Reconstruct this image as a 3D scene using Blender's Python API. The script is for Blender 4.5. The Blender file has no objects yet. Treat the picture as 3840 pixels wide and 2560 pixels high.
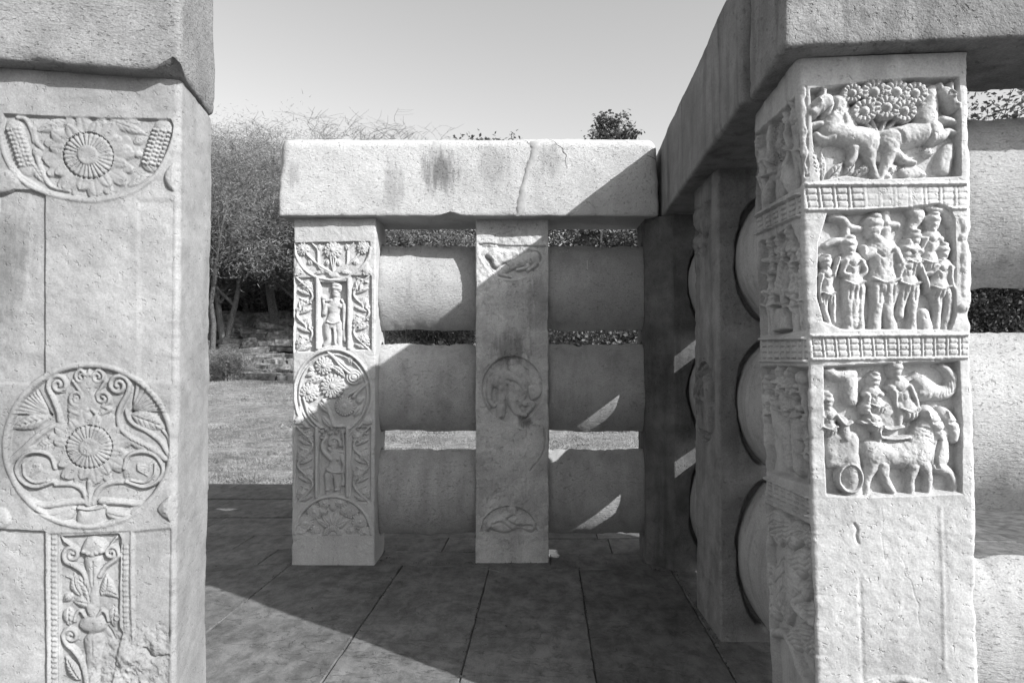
import bpy, math, random
import numpy as np
from mathutils import Matrix, Vector

R = math.radians
scene = bpy.context.scene
COL = scene.collection

# ------------------------------------------------------------------ camera, sky, sun, exposure
F = 2560.0                                   # focal length in pixels of the 3840 px wide photograph
YAW, PITCH, CAMZ = math.atan(130 / F), math.atan(55 / F), 1.26
cam = bpy.data.cameras.new('camera')
cam.sensor_width = 36.0
cam.lens = 24.0
cam.clip_start, cam.clip_end = 0.05, 2000
camo = bpy.data.objects.new('camera', cam)
COL.objects.link(camo)
camo.location = (0, 0, CAMZ)
camo.rotation_euler = (math.pi / 2 + PITCH, 0, YAW)
scene.camera = camo

SUN = np.array([-0.825, 0.56, -0.65])         # direction the sunlight travels
SUN /= np.linalg.norm(SUN)
ELEV = math.asin(-SUN[2])
world = bpy.data.worlds.new('World')
scene.world = world
world.use_nodes = True
wn, wl = world.node_tree.nodes, world.node_tree.links
wn.clear()
sky = wn.new('ShaderNodeTexSky')
sky.sky_type = 'NISHITA'
sky.sun_disc = False
sky.sun_elevation = ELEV
sky.sun_rotation = math.atan2(-SUN[0], -SUN[1])
sky.air_density, sky.dust_density, sky.ozone_density = 1.2, 2.0, 1.0
bw = wn.new('ShaderNodeRGBToBW')
bg = wn.new('ShaderNodeBackground')
bg.inputs['Strength'].default_value = 0.076
out = wn.new('ShaderNodeOutputWorld')
wl.new(sky.outputs[0], bw.inputs[0])
wl.new(bw.outputs[0], bg.inputs['Color'])
wl.new(bg.outputs[0], out.inputs['Surface'])

sl = bpy.data.lights.new('sun', 'SUN')
sl.energy = 2.3
sl.angle = R(0.53)
so = bpy.data.objects.new('sun', sl)
COL.objects.link(so)
so.rotation_euler = Vector(SUN).to_track_quat('-Z', 'Y').to_euler()
so.location = (6, -5, 8)

scene.view_settings.view_transform = 'Standard'
scene.view_settings.look = 'None'
scene.view_settings.gamma = 1.0
scene.view_settings.use_curve_mapping = False
scene.view_settings.exposure = 1.85
scene.cycles.max_bounces = 8
scene.cycles.diffuse_bounces = 4

# ------------------------------------------------------------------ helpers: rays, noise
_cy, _sy, _cp, _sp = math.cos(YAW), math.sin(YAW), math.cos(PITCH), math.sin(PITCH)
_fwd = np.array([-_sy * _cp, _cy * _cp, _sp])
_rgt = np.array([_cy, _sy, 0.0])
_up = np.cross(_rgt, _fwd)
CAM = np.array([0, 0, CAMZ])


def ray(x, y):
    return _fwd + _rgt * ((x - 1920) / F) + _up * (-(y - 1280) / F)


def at_y(x, y, Y):
    d = ray(x, y)
    return CAM + d * (Y / d[1])


def at_z(x, y, z):
    d = ray(x, y)
    return CAM + d * ((z - CAMZ) / d[2])


def _hash(ix, iy, iz, seed):
    h = (ix.astype(np.int64) * 374761393 + iy.astype(np.int64) * 668265263 + iz.astype(np.int64) * 2147483647 + seed * 144269504) & 0xFFFFFFFF
    h = ((h ^ (h >> 13)) * 1274126177) & 0xFFFFFFFF
    h = h ^ (h >> 16)
    return (h & 0xFFFFFF).astype(np.float64) / 0x7FFFFF - 1.0


def noise3(x, y, z, seed=0):
    x, y, z = np.broadcast_arrays(np.asarray(x, float), np.asarray(y, float), np.asarray(z, float))
    ix, iy, iz = np.floor(x), np.floor(y), np.floor(z)
    fx, fy, fz = x - ix, y - iy, z - iz
    fx, fy, fz = [t * t * (3 - 2 * t) for t in (fx, fy, fz)]
    r = 0
    for a in (0, 1):
        wx = fx if a else 1 - fx
        for b in (0, 1):
            wy = fy if b else 1 - fy
            for c in (0, 1):
                wz = fz if c else 1 - fz
                r = r + _hash(ix + a, iy + b, iz + c, seed) * wx * wy * wz
    return r


def fbm(x, y, z, seed=0, octaves=3, gain=0.5):
    r, a, s = 0, 1.0, 1.0
    for o in range(octaves):
        r = r + a * noise3(x * s, y * s, z * s, seed + o * 17)
        a *= gain
        s *= 2.03
    return r


def smooth(e0, e1, x):
    t = np.clip((x - e0) / (e1 - e0), 0, 1)
    return t * t * (3 - 2 * t)


# ------------------------------------------------------------------ helpers: objects
def link(o, parent=None):
    COL.objects.link(o)
    if parent is not None:
        o.parent = parent
    return o


def tag(o, label=None, cat=None, group=None, kind=None):
    if label: o['label'] = label
    if cat: o['category'] = cat
    if group: o['group'] = group
    if kind: o['kind'] = kind
    return o


def empty(name, loc=(0, 0, 0)):
    o = bpy.data.objects.new(name, None)
    o.location = loc
    o.empty_display_size = 0.1
    COL.objects.link(o)
    return o


def mesh_np(name, v, quads=None, tris=None, normals=None, smooth_=True):
    """mesh from numpy arrays"""
    me = bpy.data.meshes.new(name)
    v = np.ascontiguousarray(v, dtype=np.float32)
    nq = 0 if quads is None else len(quads)
    nt = 0 if tris is None else len(tris)
    me.vertices.add(len(v))
    me.vertices.foreach_set('co', v.ravel())
    loops = []
    if nq: loops.append(np.asarray(quads, np.int32).ravel())
    if nt: loops.append(np.asarray(tris, np.int32).ravel())
    loops = np.concatenate(loops)
    me.loops.add(len(loops))
    me.loops.foreach_set('vertex_index', loops)
    me.polygons.add(nq + nt)
    st = np.concatenate([np.arange(nq) * 4, nq * 4 + np.arange(nt) * 3]).astype(np.int32)
    me.polygons.foreach_set('loop_start', st)
    me.polygons.foreach_set('use_smooth', np.full(nq + nt, smooth_, dtype=bool))
    me.update(calc_edges=True)
    if normals is not None:
        me.normals_split_custom_set_from_vertices(np.ascontiguousarray(normals, np.float32))
    return me


def mobj(name, me, mat=None, parent=None, origin=None):
    """object from mesh; vertices are given in world space, origin moves the object's own origin"""
    if origin is not None:
        me.transform(Matrix.Translation(-Vector(origin)))
    o = bpy.data.objects.new(name, me)
    if mat: me.materials.append(mat)
    COL.objects.link(o)
    if parent is not None:
        o.parent = parent
    elif origin is not None:
        o.location = origin
    return o


# ------------------------------------------------------------------ materials
def nodes(mat):
    mat.use_nodes = True
    nt = mat.node_tree
    nt.nodes.clear()
    o = nt.nodes.new('ShaderNodeOutputMaterial')
    b = nt.nodes.new('ShaderNodeBsdfPrincipled')
    nt.links.new(b.outputs[0], o.inputs['Surface'])
    b.inputs['Specular IOR Level'].default_value = 0.25
    return nt, b


class NB:
    """tiny node-building helper"""
    def __init__(self, nt): self.nt = nt

    def n(self, typ, **kw):
        nd = self.nt.nodes.new(typ)
        for k, v in kw.items(): setattr(nd, k, v)
        return nd

    def plug(self, sock, val):
        if hasattr(val, 'links') or isinstance(val, bpy.types.NodeSocket): self.nt.links.new(val, sock)
        else: sock.default_value = val

    def math(self, op, a, b=0.0, c=0.0, clamp=False):
        nd = self.n('ShaderNodeMath', operation=op, use_clamp=clamp)
        self.plug(nd.inputs[0], a); self.plug(nd.inputs[1], b)
        if len(nd.inputs) > 2: self.plug(nd.inputs[2], c)
        return nd.outputs[0]

    def pos(self): return self.n('ShaderNodeNewGeometry').outputs['Position']

    def scale(self, vec, s, off=(0, 0, 0)):
        nd = self.n('ShaderNodeMapping')
        self.plug(nd.inputs['Vector'], vec)
        nd.inputs['Scale'].default_value = s
        nd.inputs['Location'].default_value = off
        return nd.outputs[0]

    def noise(self, vec, scale, detail=3.0, rough=0.55, dist=0.0):
        nd = self.n('ShaderNodeTexNoise')
        self.plug(nd.inputs['Vector'], vec)
        nd.inputs['Scale'].default_value = scale
        nd.inputs['Detail'].default_value = detail
        nd.inputs['Roughness'].default_value = rough
        nd.inputs['Distortion'].default_value = dist
        return nd.outputs[0]

    def ramp(self, x, lo, hi, a=0.0, b=1.0):
        nd = self.n('ShaderNodeMapRange', interpolation_type='SMOOTHSTEP')
        self.plug(nd.inputs[0], x)
        for i, t in enumerate((lo, hi, a, b)): nd.inputs[1 + i].default_value = t
        return nd.outputs[0]

    def grey(self, x):
        nd = self.n('ShaderNodeCombineColor')
        for i in range(3): self.plug(nd.inputs[i], x)
        return nd.outputs[0]

    def bump(self, height, dist, strength=1.0, normal=None):
        nd = self.n('ShaderNodeBump')
        nd.inputs['Strength'].default_value = strength
        nd.inputs['Distance'].default_value = dist
        self.plug(nd.inputs['Height'], height)
        if normal is not None: self.plug(nd.inputs['Normal'], normal)
        return nd.outputs[0]


def stone_mat(name, base, streak=0.15, blotch=0.2, grain=0.12, coarse=1.0, off=(0, 0, 0), hstretch=1.0, stains=(), pits=1.0, vein=0.0, objvar=0.0):
    m = bpy.data.materials.new(name)
    nt, b = nodes(m)
    k = NB(nt)
    p = k.scale(k.pos(), (1, 1, 1), off)
    big = k.noise(p, 1.7, 4, 0.6, 0.4)
    mid = k.noise(p, 9, 4, 0.6)
    fine = k.noise(p, 170, 2, 0.6)
    st = k.noise(k.scale(p, (1, 1, 0.10)), 11, 4, 0.6, 0.3)
    v = k.math('MULTIPLY_ADD', k.ramp(big, 0.3, 0.7, -1, 1), blotch * 0.6, 1.0)
    v = k.math('MULTIPLY', v, k.math('MULTIPLY_ADD', k.ramp(mid, 0.3, 0.7, -1, 1), blotch * 0.5, 1.0))
    v = k.math('MULTIPLY', v, k.math('MULTIPLY_ADD', k.ramp(st, 0.45, 0.75), -streak, 1.0))
    v = k.math('MULTIPLY', v, k.math('MULTIPLY_ADD', k.ramp(fine, 0.3, 0.7, -1, 1), grain, 1.0))
    # dark lichen specks
    vor = k.noise(p, 60, 3, 0.7)
    v = k.math('MULTIPLY', v, k.math('MULTIPLY_ADD', k.ramp(vor, 0.67, 0.78), -0.35 * pits, 1.0))
    if vein:
        rt = k.n('ShaderNodeMapping')
        k.plug(rt.inputs['Vector'], p)
        rt.inputs['Rotation'].default_value = (0, R(-26), 0)
        rt.inputs['Scale'].default_value = (0.35, 0.35, 1)
        vn = k.noise(rt.outputs[0], 7.0, 4, 0.6, 0.5)
        v = k.math('MULTIPLY', v, k.math('MULTIPLY_ADD', k.ramp(vn, 0.60, 0.68), vein, 1.0))
    for (c, rad, amt) in stains:
        q = k.n('ShaderNodeMapping', vector_type='TEXTURE')
        k.plug(q.inputs['Vector'], k.pos())
        q.inputs['Location'].default_value = c
        q.inputs['Scale'].default_value = rad
        ln = k.n('ShaderNodeVectorMath', operation='LENGTH')
        k.plug(ln.inputs[0], q.outputs[0])
        s2 = k.noise(k.scale(p, (1, 1, 0.16)), 34, 4, 0.65, 0.4)
        msk = k.ramp(k.math('ADD', ln.outputs['Value'], k.math('MULTIPLY_ADD', s2, -1.5, 0.75)), 0.25, 1.0, 1.0, 0.0)
        v = k.math('MULTIPLY', v, k.math('MULTIPLY_ADD', msk, -amt, 1.0))
    if objvar:
        v = k.math('MULTIPLY', v, k.math('MULTIPLY_ADD', k.n('ShaderNodeObjectInfo').outputs['Random'], 2 * objvar, 1 - objvar))
    v = k.math('MULTIPLY', v, base)
    nt.links.new(k.grey(v), b.inputs['Base Color'])
    b.inputs['Roughness'].default_value = 0.9
    ph = k.scale(p, (1, 1, hstretch))
    b1 = k.noise(ph, 42, 5, 0.68, 0.2)
    b2 = k.noise(ph, 150, 3, 0.6)
    pit = k.ramp(k.noise(ph, 58, 3, 0.6, 0.25), 0.60, 0.70, 0, 1)
    h = k.math('ADD', k.math('MULTIPLY', b1, 1.0), k.math('MULTIPLY', b2, 0.35))
    h = k.math('MULTIPLY_ADD', pit, -0.8 * pits, h)
    nt.links.new(k.bump(h, 0.006 * coarse, 0.9), b.inputs['Normal'])
    return m


def plain_mat(name, base, var=0.3, scale=20, rough=0.9, translucent=0.0, objvar=0.0):
    m = bpy.data.materials.new(name)
    nt, b = nodes(m)
    k = NB(nt)
    v = k.math('MULTIPLY_ADD', k.ramp(k.noise(k.pos(), scale, 3, 0.6), 0.3, 0.7, -1, 1), var, 1.0)
    if objvar:
        inf = k.n('ShaderNodeObjectInfo')
        v = k.math('MULTIPLY', v, k.math('MULTIPLY_ADD', inf.outputs['Random'], 2 * objvar, 1 - objvar))
    v = k.math('MULTIPLY', v, base)
    g = k.grey(v)
    nt.links.new(g, b.inputs['Base Color'])
    b.inputs['Roughness'].default_value = rough
    if translucent:
        tr = k.n('ShaderNodeBsdfTranslucent')
        nt.links.new(g, tr.inputs['Color'])
        mx = k.n('ShaderNodeMixShader')
        mx.inputs[0].default_value = translucent
        nt.links.new(b.outputs[0], mx.inputs[1]); nt.links.new(tr.outputs[0], mx.inputs[2])
        o = [n for n in nt.nodes if n.type == 'OUTPUT_MATERIAL'][0]
        nt.links.new(mx.outputs[0], o.inputs['Surface'])
    return m


# ------------------------------------------------------------------ carving canvas: a height field drawn on one face of a stone
def catmull(P, n=6, closed=False):
    P = np.asarray(P, float)
    if len(P) < 3 and not closed:
        return np.array([P[0] + (P[-1] - P[0]) * t for t in np.linspace(0, 1, n + 1)])
    Q = np.vstack([P[-1], P, P[0], P[1]]) if closed else np.vstack([2 * P[0] - P[1], P, 2 * P[-1] - P[-2]])
    o = []
    for i in range(1, len(Q) - 2):
        for t in np.arange(n) / n:
            a, b, c, d = Q[i - 1], Q[i], Q[i + 1], Q[i + 2]
            o.append(0.5 * (2 * b + (c - a) * t + (2 * a - 5 * b + 4 * c - d) * t * t + (3 * b - a - 3 * c + d) * t ** 3))
    if not closed: o.append(Q[-2])
    return np.array(o)


class Carving:
    """H: height (m) out of the face; L: label id of every cell. Coordinates are metres on the face; with a view set, photo-crop pixels."""
    def __init__(self, U, V, to_uv=None, mpp=1.0):
        self.U, self.V = U, V
        self.H = np.zeros((len(V), len(U)))
        self.L = np.zeros((len(V), len(U)), int)
        self.names = {0: None}
        self.base = 0.0
        self.to_uv, self.mpp = to_uv, mpp
        self.vw = None
        self.cur = 0

    def view(self, x0=None, y0=None, s=1.0):
        self.vw = None if x0 is None else (x0, y0, s)
        self.k = 1.0 if x0 is None else s * self.mpp

    def lab(self, name, parent=0):
        i = max(self.names) + 1
        self.names[i] = (name, parent)
        self.cur = i
        return i

    def P(self, pts):
        pts = np.atleast_2d(np.asarray(pts, float))
        if self.vw is None: return pts
        x0, y0, s = self.vw
        return np.array([self.to_uv(x0 + x * s, y0 + y * s) for x, y in pts])

    def win(self, lo, hi):
        i0, i1 = np.searchsorted(self.U, [lo[0], hi[0]])
        j0, j1 = np.searchsorted(self.V, [lo[1], hi[1]])
        i0, j0 = max(i0 - 1, 0), max(j0 - 1, 0)
        if i1 <= i0 or j1 <= j0: return None
        return slice(j0, j1 + 1), slice(i0, i1 + 1), self.U[None, i0:i1 + 1], self.V[j0:j1 + 1, None]

    def put(self, js, is_, z, mask, lab, mode='max'):
        h = self.H[js, is_]
        if mode == 'max': m = mask & (z > h)
        elif mode == 'min': m = mask & (z < h)
        else: m = mask
        h[m] = z[m]
        if lab is not None: self.L[js, is_][m] = lab

    def seg_dist(self, a, b, u, v):
        d = b - a
        t = np.clip(((u - a[0]) * d[0] + (v - a[1]) * d[1]) / max(d @ d, 1e-12), 0, 1)
        return np.hypot(u - a[0] - t * d[0], v - a[1] - t * d[1]), t

    def stroke(self, pts, r, h, r2=None, base=None, lab=-1, curve=True, n=5, flat=0.0):
        """raised rounded ridge along a line; r, r2: radius at start and end (crop pixels when a view is set)"""
        lab = self.cur if lab == -1 else lab
        base = self.base if base is None else base
        p = self.P(pts)
        if len(p) == 1: p = np.vstack([p, p + 1e-5])
        if curve and len(p) > 2: p = catmull(p, n)
        rr = np.asarray(r if np.ndim(r) else np.linspace(r, r if r2 is None else r2, len(p)), float)
        if len(rr) != len(p): rr = np.interp(np.linspace(0, 1, len(p)), np.linspace(0, 1, len(rr)), rr)
        rr = rr * self.k
        R0 = rr.max()
        for i in range(len(p) - 1):
            a, b = p[i], p[i + 1]
            rm = max(rr[i], rr[i + 1])
            w = self.win(np.minimum(a, b) - rm, np.maximum(a, b) + rm)
            if w is None: continue
            js, is_, u, v = w
            d, t = self.seg_dist(a, b, u, v)
            q = rr[i] + (rr[i + 1] - rr[i]) * t
            x = np.clip(d / np.maximum(q, 1e-6), 0, 1)
            x = np.clip((x - flat) / (1 - flat), 0, 1)
            self.put(js, is_, base + h * (0.35 + 0.65 * q / R0) * np.sqrt(1 - x * x), d < q, lab)

    def poly_d(self, p, lo=0.0):
        w = self.win(p.min(0) - lo, p.max(0) + lo)
        if w is None: return None
        js, is_, u, v = w
        ins = np.zeros((len(self.V[js]), len(self.U[is_])), bool)
        dm = np.full(ins.shape, 1e9)
        for i in range(len(p)):
            a, b = p[i], p[(i + 1) % len(p)]
            d, _ = self.seg_dist(a, b, u, v)
            dm = np.minimum(dm, d)
            if a[1] != b[1]:
                c = ((a[1] > v) != (b[1] > v)) & (u < (b[0] - a[0]) * (v - a[1]) / (b[1] - a[1]) + a[0])
                ins ^= c
        return js, is_, ins, dm

    def fill(self, pts, h, edge, base=None, lab=-1, curve=True, dome=0.0, n=4):
        """raised pillow with the outline pts; edge: width of its rounded border"""
        lab = self.cur if lab == -1 else lab
        base = self.base if base is None else base
        p = self.P(pts)
        if curve: p = catmull(p, n, True)
        q = self.poly_d(p)
        if q is None: return
        js, is_, ins, dm = q
        x = 1 - np.clip(dm / (edge * self.k), 0, 1)
        z = base + h * np.sqrt(1 - x * x)
        if dome: z = z + dome * np.clip(dm / max(dm[ins].max() if ins.any() else 1, 1e-6), 0, 1)
        self.put(js, is_, z, ins, lab)

    def sink(self, pts, z, edge, lab=-1, curve=False, n=4):
        """recessed area: floor at height z, sloping wall of width edge"""
        lab = self.cur if lab == -1 else lab
        p = self.P(pts)
        if curve: p = catmull(p, n, True)
        q = self.poly_d(p)
        if q is None: return
        js, is_, ins, dm = q
        t = smooth(0, edge * self.k, dm)
        h = self.H[js, is_]
        h[ins] = (h * (1 - t) + z * t)[ins]
        self.L[js, is_][ins] = lab

    def groove(self, pts, w, depth, curve=True, n=5):
        p = self.P(pts)
        if curve and len(p) > 2: p = catmull(p, n)
        w = w * self.k
        D = None
        lo, hi = p.min(0) - 2.5 * w, p.max(0) + 2.5 * w
        q = self.win(lo, hi)
        if q is None: return
        js, is_, u, v = q
        for i in range(len(p) - 1):
            d, _ = self.seg_dist(p[i], p[i + 1], u, v)
            D = d if D is None else np.minimum(D, d)
        self.H[js, is_] -= depth * np.exp(-(D / w) ** 2)

    def oval(self, c, rx, ry, h, rot=0.0, base=None, lab=-1, flat=0.0):
        lab = self.cur if lab == -1 else lab
        base = self.base if base is None else base
        c = self.P([c])[0]
        rx, ry = rx * self.k, ry * self.k
        m = max(rx, ry)
        w = self.win(c - m, c + m)
        if w is None: return
        js, is_, u, v = w
        x, y = u - c[0], v - c[1]
        cr, sr = math.cos(rot), math.sin(rot)
        x, y = x * cr + y * sr, -x * sr + y * cr
        q = np.sqrt((x / rx) ** 2 + (y / ry) ** 2)
        t = np.clip((q - flat) / (1 - flat), 0, 1)
        self.put(js, is_, base + h * np.sqrt(np.clip(1 - t * t, 0, 1)), q < 1, lab)

    def petals(self, c, n, r0, r1, width, h, phase=0.0, base=None, lab=-1, sharp=0.7, crease=0.25, sq=1.0, drop=0.0):
        """ring of n petals from radius r0 to r1"""
        lab = self.cur if lab == -1 else lab
        base = self.base if base is None else base
        c = self.P([c])[0]
        r0, r1 = r0 * self.k, r1 * self.k
        w = self.win(c - r1, c + r1)
        if w is None: return
        js, is_, u, v = w
        x, y = u - c[0], (v - c[1]) / sq
        rho, th = np.hypot(x, y), np.arctan2(y, x) + phase
        seg = 2 * math.pi / n
        off = (np.mod(th, seg) - seg / 2)
        along = rho * np.cos(off)
        side = np.abs(rho * np.sin(off))
        t = np.clip((along - r0) / (r1 - r0), 0, 1)
        hw = width * seg / 2 * r1 * 0.8 * np.power(np.clip(1 - t, 0, 1), sharp) * (0.55 + 0.45 * np.sqrt(np.clip(t * 1.6, 0, 1)))
        s = np.clip(side / np.maximum(hw, 1e-6), 0, 1)
        z = base + h * (np.power(1 - s * s, 0.35) * (1 - drop * t) - crease * np.exp(-(s / 0.16) ** 2) * 0.5)
        self.put(js, is_, z, (along > r0) & (along < r1) & (side < hw), lab)

    def ribs(self, c, n, r0, r1, h, base=None, lab=-1, sq=1.0, depth=0.35):
        """flat ring divided into n radial ribs"""
        lab = self.cur if lab == -1 else lab
        base = self.base if base is None else base
        c = self.P([c])[0]
        r0, r1 = r0 * self.k, r1 * self.k
        w = self.win(c - r1, c + r1)
        if w is None: return
        js, is_, u, v = w
        x, y = u - c[0], (v - c[1]) / sq
        rho, th = np.hypot(x, y), np.arctan2(y, x)
        g = np.abs(np.sin(th * n / 2))
        e = np.clip((r1 * (1 - 0.04 * (1 - g)) - rho) / (0.12 * r1), 0, 1)
        z = base + h * (1 - depth * np.power(1 - g, 2.0)) * np.sqrt(1 - (1 - e) ** 2)
        self.put(js, is_, z, (rho > r0) & (rho < r1), lab, 'set')

    def flower(self, c, r, h, n=12, n2=None, base=None, lab=-1, sq=1.0, ph=0.0):
        """small lotus seen from the front"""
        base = self.base if base is None else base
        self.petals(c, n, r * 0.25, r, 1.3, h * 0.75, ph, base, lab, 0.16, 0.3, sq)
        self.petals(c, n, r * 0.2, r * 0.66, 1.25, h * 0.92, ph + math.pi / n, base, lab, 0.16, 0.2, sq)
        self.oval(c, r * 0.27, r * 0.27 * sq, h * 1.15, 0, base, lab, 0.5)

    def spiral(self, c, r, turns, w, h, start=0.0, cw=1, base=None, lab=-1, tail=None):
        c = np.asarray(c, float)
        t = np.linspace(0, 1, 22)
        a = start + cw * 2 * math.pi * turns * t
        rr = r * (1 - 0.82 * t)
        pts = np.stack([c[0] + rr * np.cos(a), c[1] + rr * np.sin(a)], 1)
        if tail is not None: pts = np.vstack([np.asarray(tail, float), pts])
        self.stroke(pts, w, h, w * 0.7, base, lab, True, 3)

    def leaf(self, a, b, w, h, base=None, lab=-1, veins=4, bend=0.0):
        """pointed leaf from a to b, half width w, with a midrib groove"""
        a, b = np.asarray(a, float), np.asarray(b, float)
        d = b - a
        nrm = np.array([-d[1], d[0]]) / max(np.hypot(*d), 1e-9)
        f = lambda t: a + d * t + nrm * bend * math.sin(math.pi * t) * np.hypot(*d)
        up = [f(t) + nrm * w * math.sin(math.pi * t ** 0.8) for t in (0, .2, .45, .7, .88)]
        dn = [f(t) - nrm * w * math.sin(math.pi * t ** 0.8) for t in (.88, .7, .45, .2)]
        self.fill(up + [f(1.0)] + dn, h, w * 0.9, base, lab)
        self.groove([f(t) for t in (.05, .35, .65, .92)], max(w * 0.09, 1.0), h * 0.35)
        for i in range(veins):
            t = 0.15 + 0.7 * i / max(veins, 1)
            for s in (-1, 1):
                self.groove([f(t), f(t + 0.14) + s * nrm * w * 0.75 * math.sin(math.pi * min(t + .14, 1) ** .8)], max(w * 0.07, .9), h * 0.22, False)

    def roughen(self, amp, seed=0, scale=60, plain=1.0):
        n = np.where(self.L > 0, 1.0, plain) * fbm(self.U[None, :] * scale, self.V[:, None] * scale, 0.3, seed, 3)
        self.H += n * amp


# ------------------------------------------------------------------ stone bodies
def keep_whole(g, names):
    """cells of a carving cut off from its main body go to the panel they lie on"""
    N, M = g.shape
    for i, v in names.items():
        if not v or not v[1]: continue
        jj, ii = np.where(g == i)
        cells = set(zip(jj.tolist(), ii.tolist()))
        comps = []
        while cells:
            st = [cells.pop()]
            cp = []
            while st:
                a, b = st.pop()
                cp.append((a, b))
                for n in ((a + 1, b), (a - 1, b), (a, b + 1), (a, b - 1)):
                    if n in cells:
                        cells.remove(n)
                        st.append(n)
            comps.append(cp)
        comps.sort(key=len)
        for cp in comps[:-1]:
            for a, b in cp: g[a, b] = v[1]
    return g


def make_pillar(name, org, ang, W, L, z1, cols, rows, mat, label, carve=None, taper=0.0, rc=0.014, chip=0.012, seed=0, z0=0.0,
                ridge=None, und=0.003, chamfer=0.0, lean=(0, 0), group='carved pillars of the stone railing'):
    """upright pillar as a wrapped surface. cols: samples across (front, right, back, left); rows: z samples.
    carve: {'front'|'left': function(Carving)}; ridge(face, s, z): extra offset"""
    e1 = np.array([math.cos(ang), math.sin(ang), 0]); e2 = np.array([-math.sin(ang), math.cos(ang), 0])
    org = np.array([org[0], org[1], 0.0])
    dims = (W, L, W, L)
    dirs = ((1, 0), (0, 1), (-1, 0), (0, -1))
    nrms = ((0, -1), (1, 0), (0, 1), (-1, 0))
    starts = ((0, 0), (W, 0), (W, L), (0, L))
    pu, pn, fid, fs = [], [], [], []
    for f in range(4):
        n = cols[f]
        s_lo = max(rc, chamfer) if f == 0 else rc
        s_hi = dims[f] - (max(rc, chamfer) if f == 3 else rc)
        for s in np.linspace(s_lo, s_hi, n):
            pu.append((starts[f][0] + dirs[f][0] * s, starts[f][1] + dirs[f][1] * s)); pn.append(nrms[f]); fid.append(f); fs.append(s)
        if f == 3 and chamfer:
            for t in np.linspace(0, 1, 26)[1:-1]:
                pu.append((chamfer * t, chamfer * (1 - t))); pn.append((-.7071, -.7071)); fid.append(-9); fs.append(0)
            continue
        nn = nrms[(f + 1) % 4]
        cc = (starts[f][0] + dirs[f][0] * (dims[f] - rc) - nrms[f][0] * rc, starts[f][1] + dirs[f][1] * (dims[f] - rc) - nrms[f][1] * rc)
        for a in (0.2, 0.4, 0.6, 0.8):
            a *= math.pi / 2
            q = (nrms[f][0] * math.cos(a) + nn[0] * math.sin(a), nrms[f][1] * math.cos(a) + nn[1] * math.sin(a))
            pu.append((cc[0] + q[0] * rc, cc[1] + q[1] * rc)); pn.append(q); fid.append(-1 - f); fs.append(0)
    pu, pn, fid, fs = np.array(pu), np.array(pn), np.array(fid), np.array(fs)
    M, N = len(pu), len(rows)
    disp = np.zeros((N, M))
    lab = np.zeros((N, M), int)
    names = {0: None}
    x = org[0] + pu[:, 0] * e1[0] + pu[:, 1] * e2[0]
    y = org[1] + pu[:, 0] * e1[1] + pu[:, 1] * e2[1]
    X, Y, Z = np.broadcast_to(x, (N, M)), np.broadcast_to(y, (N, M)), np.broadcast_to(rows[:, None], (N, M))
    disp += und * fbm(X * 5, Y * 5, Z * 5, seed, 3) + 0.0011 * fbm(X * 33, Y * 33, Z * 33, seed + 5, 2)
    # worn arrises
    for f in range(4):
        c0 = np.array(starts[f], float)
        d = np.hypot(pu[:, 0] - c0[0], pu[:, 1] - c0[1])
        ch = np.clip(fbm(rows * 9, f * 7.7, seed * 3.1, seed + 9, 4, 0.6) - 0.15, 0, 2) * chip + 0.25 * chip * np.clip(fbm(rows * 45, f * 3.3, 1.7, seed + 3, 3), 0, 2)
        disp -= ch[:, None] * np.clip(1 - d[None, :] / 0.05, 0, 1) ** 1.5
    for f in range(4):
        key = ('front', 'right', 'back', 'left')[f]
        ix = np.where(fid == f)[0]
        if ridge is not None: disp[:, ix] += ridge(key, fs[ix][None, :], rows[:, None])
        if carve and key in carve:
            s = fs[ix]
            rev = key in ('left', 'back')
            U = s
            if key == 'front': p0, nrm, d1 = org, -e2, e1
            elif key == 'left': p0, nrm, d1 = org + L * e2, -e1, -e2
            elif key == 'right': p0, nrm, d1 = org + W * e1, e1, e2
            else: p0, nrm, d1 = org + W * e1 + L * e2, e2, -e1

            def to_uv(px, py, p0=p0, nrm=nrm, d1=d1, dim=dims[f], ln=lean[f % 2] * (1 if f < 2 else -1)):
                # follow the pillar's taper and lean: shift the plane and undo the in-plane stretch at the height that is hit
                r = ray(px, py)
                p = p0
                for _ in range(3):
                    q = CAM + r * (((p - CAM) @ nrm) / (r @ nrm))
                    zz = min(max(q[2], 0.0), z1)
                    kk = 1 - taper * (zz - z0) / (z1 - z0)
                    du = e1 * (lean[0] * zz / z1) + e2 * (lean[1] * zz / z1)
                    p = p0 + nrm * ((kk - 1) * ((W, L)[(f + 1) % 2]) / 2) + nrm * (du @ nrm)
                s_ = (q - p0) @ d1 - du @ d1
                return np.array([dim / 2 + (s_ - dim / 2) / kk, q[2]])
            mid = p0 + d1 * dims[f] / 2
            depth = (mid - CAM) @ _fwd
            cv = Carving(U, rows, to_uv, depth / F)
            cv.view()
            carve[key](cv)
            disp[:, ix] += cv.H
            off = max(names)
            lab[:, ix] = np.where(cv.L > 0, cv.L + off, 0)
            for i, v in cv.names.items():
                if i: names[i + off] = (v[0], v[1] + off if v[1] else 0)
    u = pu[None, :, 0] + pn[None, :, 0] * disp
    w = pu[None, :, 1] + pn[None, :, 1] * disp
    k = 1 - taper * (rows[:, None] - z0) / (z1 - z0)
    u = W / 2 + (u - W / 2) * k + lean[0] * rows[:, None] / z1
    w = L / 2 + (w - L / 2) * k + lean[1] * rows[:, None] / z1
    V = np.empty((N, M, 3))
    V[..., 0] = org[0] + u * e1[0] + w * e2[0]
    V[..., 1] = org[1] + u * e1[1] + w * e2[1]
    V[..., 2] = Z
    # normals of the whole grid, shared by the parts cut out of it
    du = np.roll(V, -1, 1) - np.roll(V, 1, 1)
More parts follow.
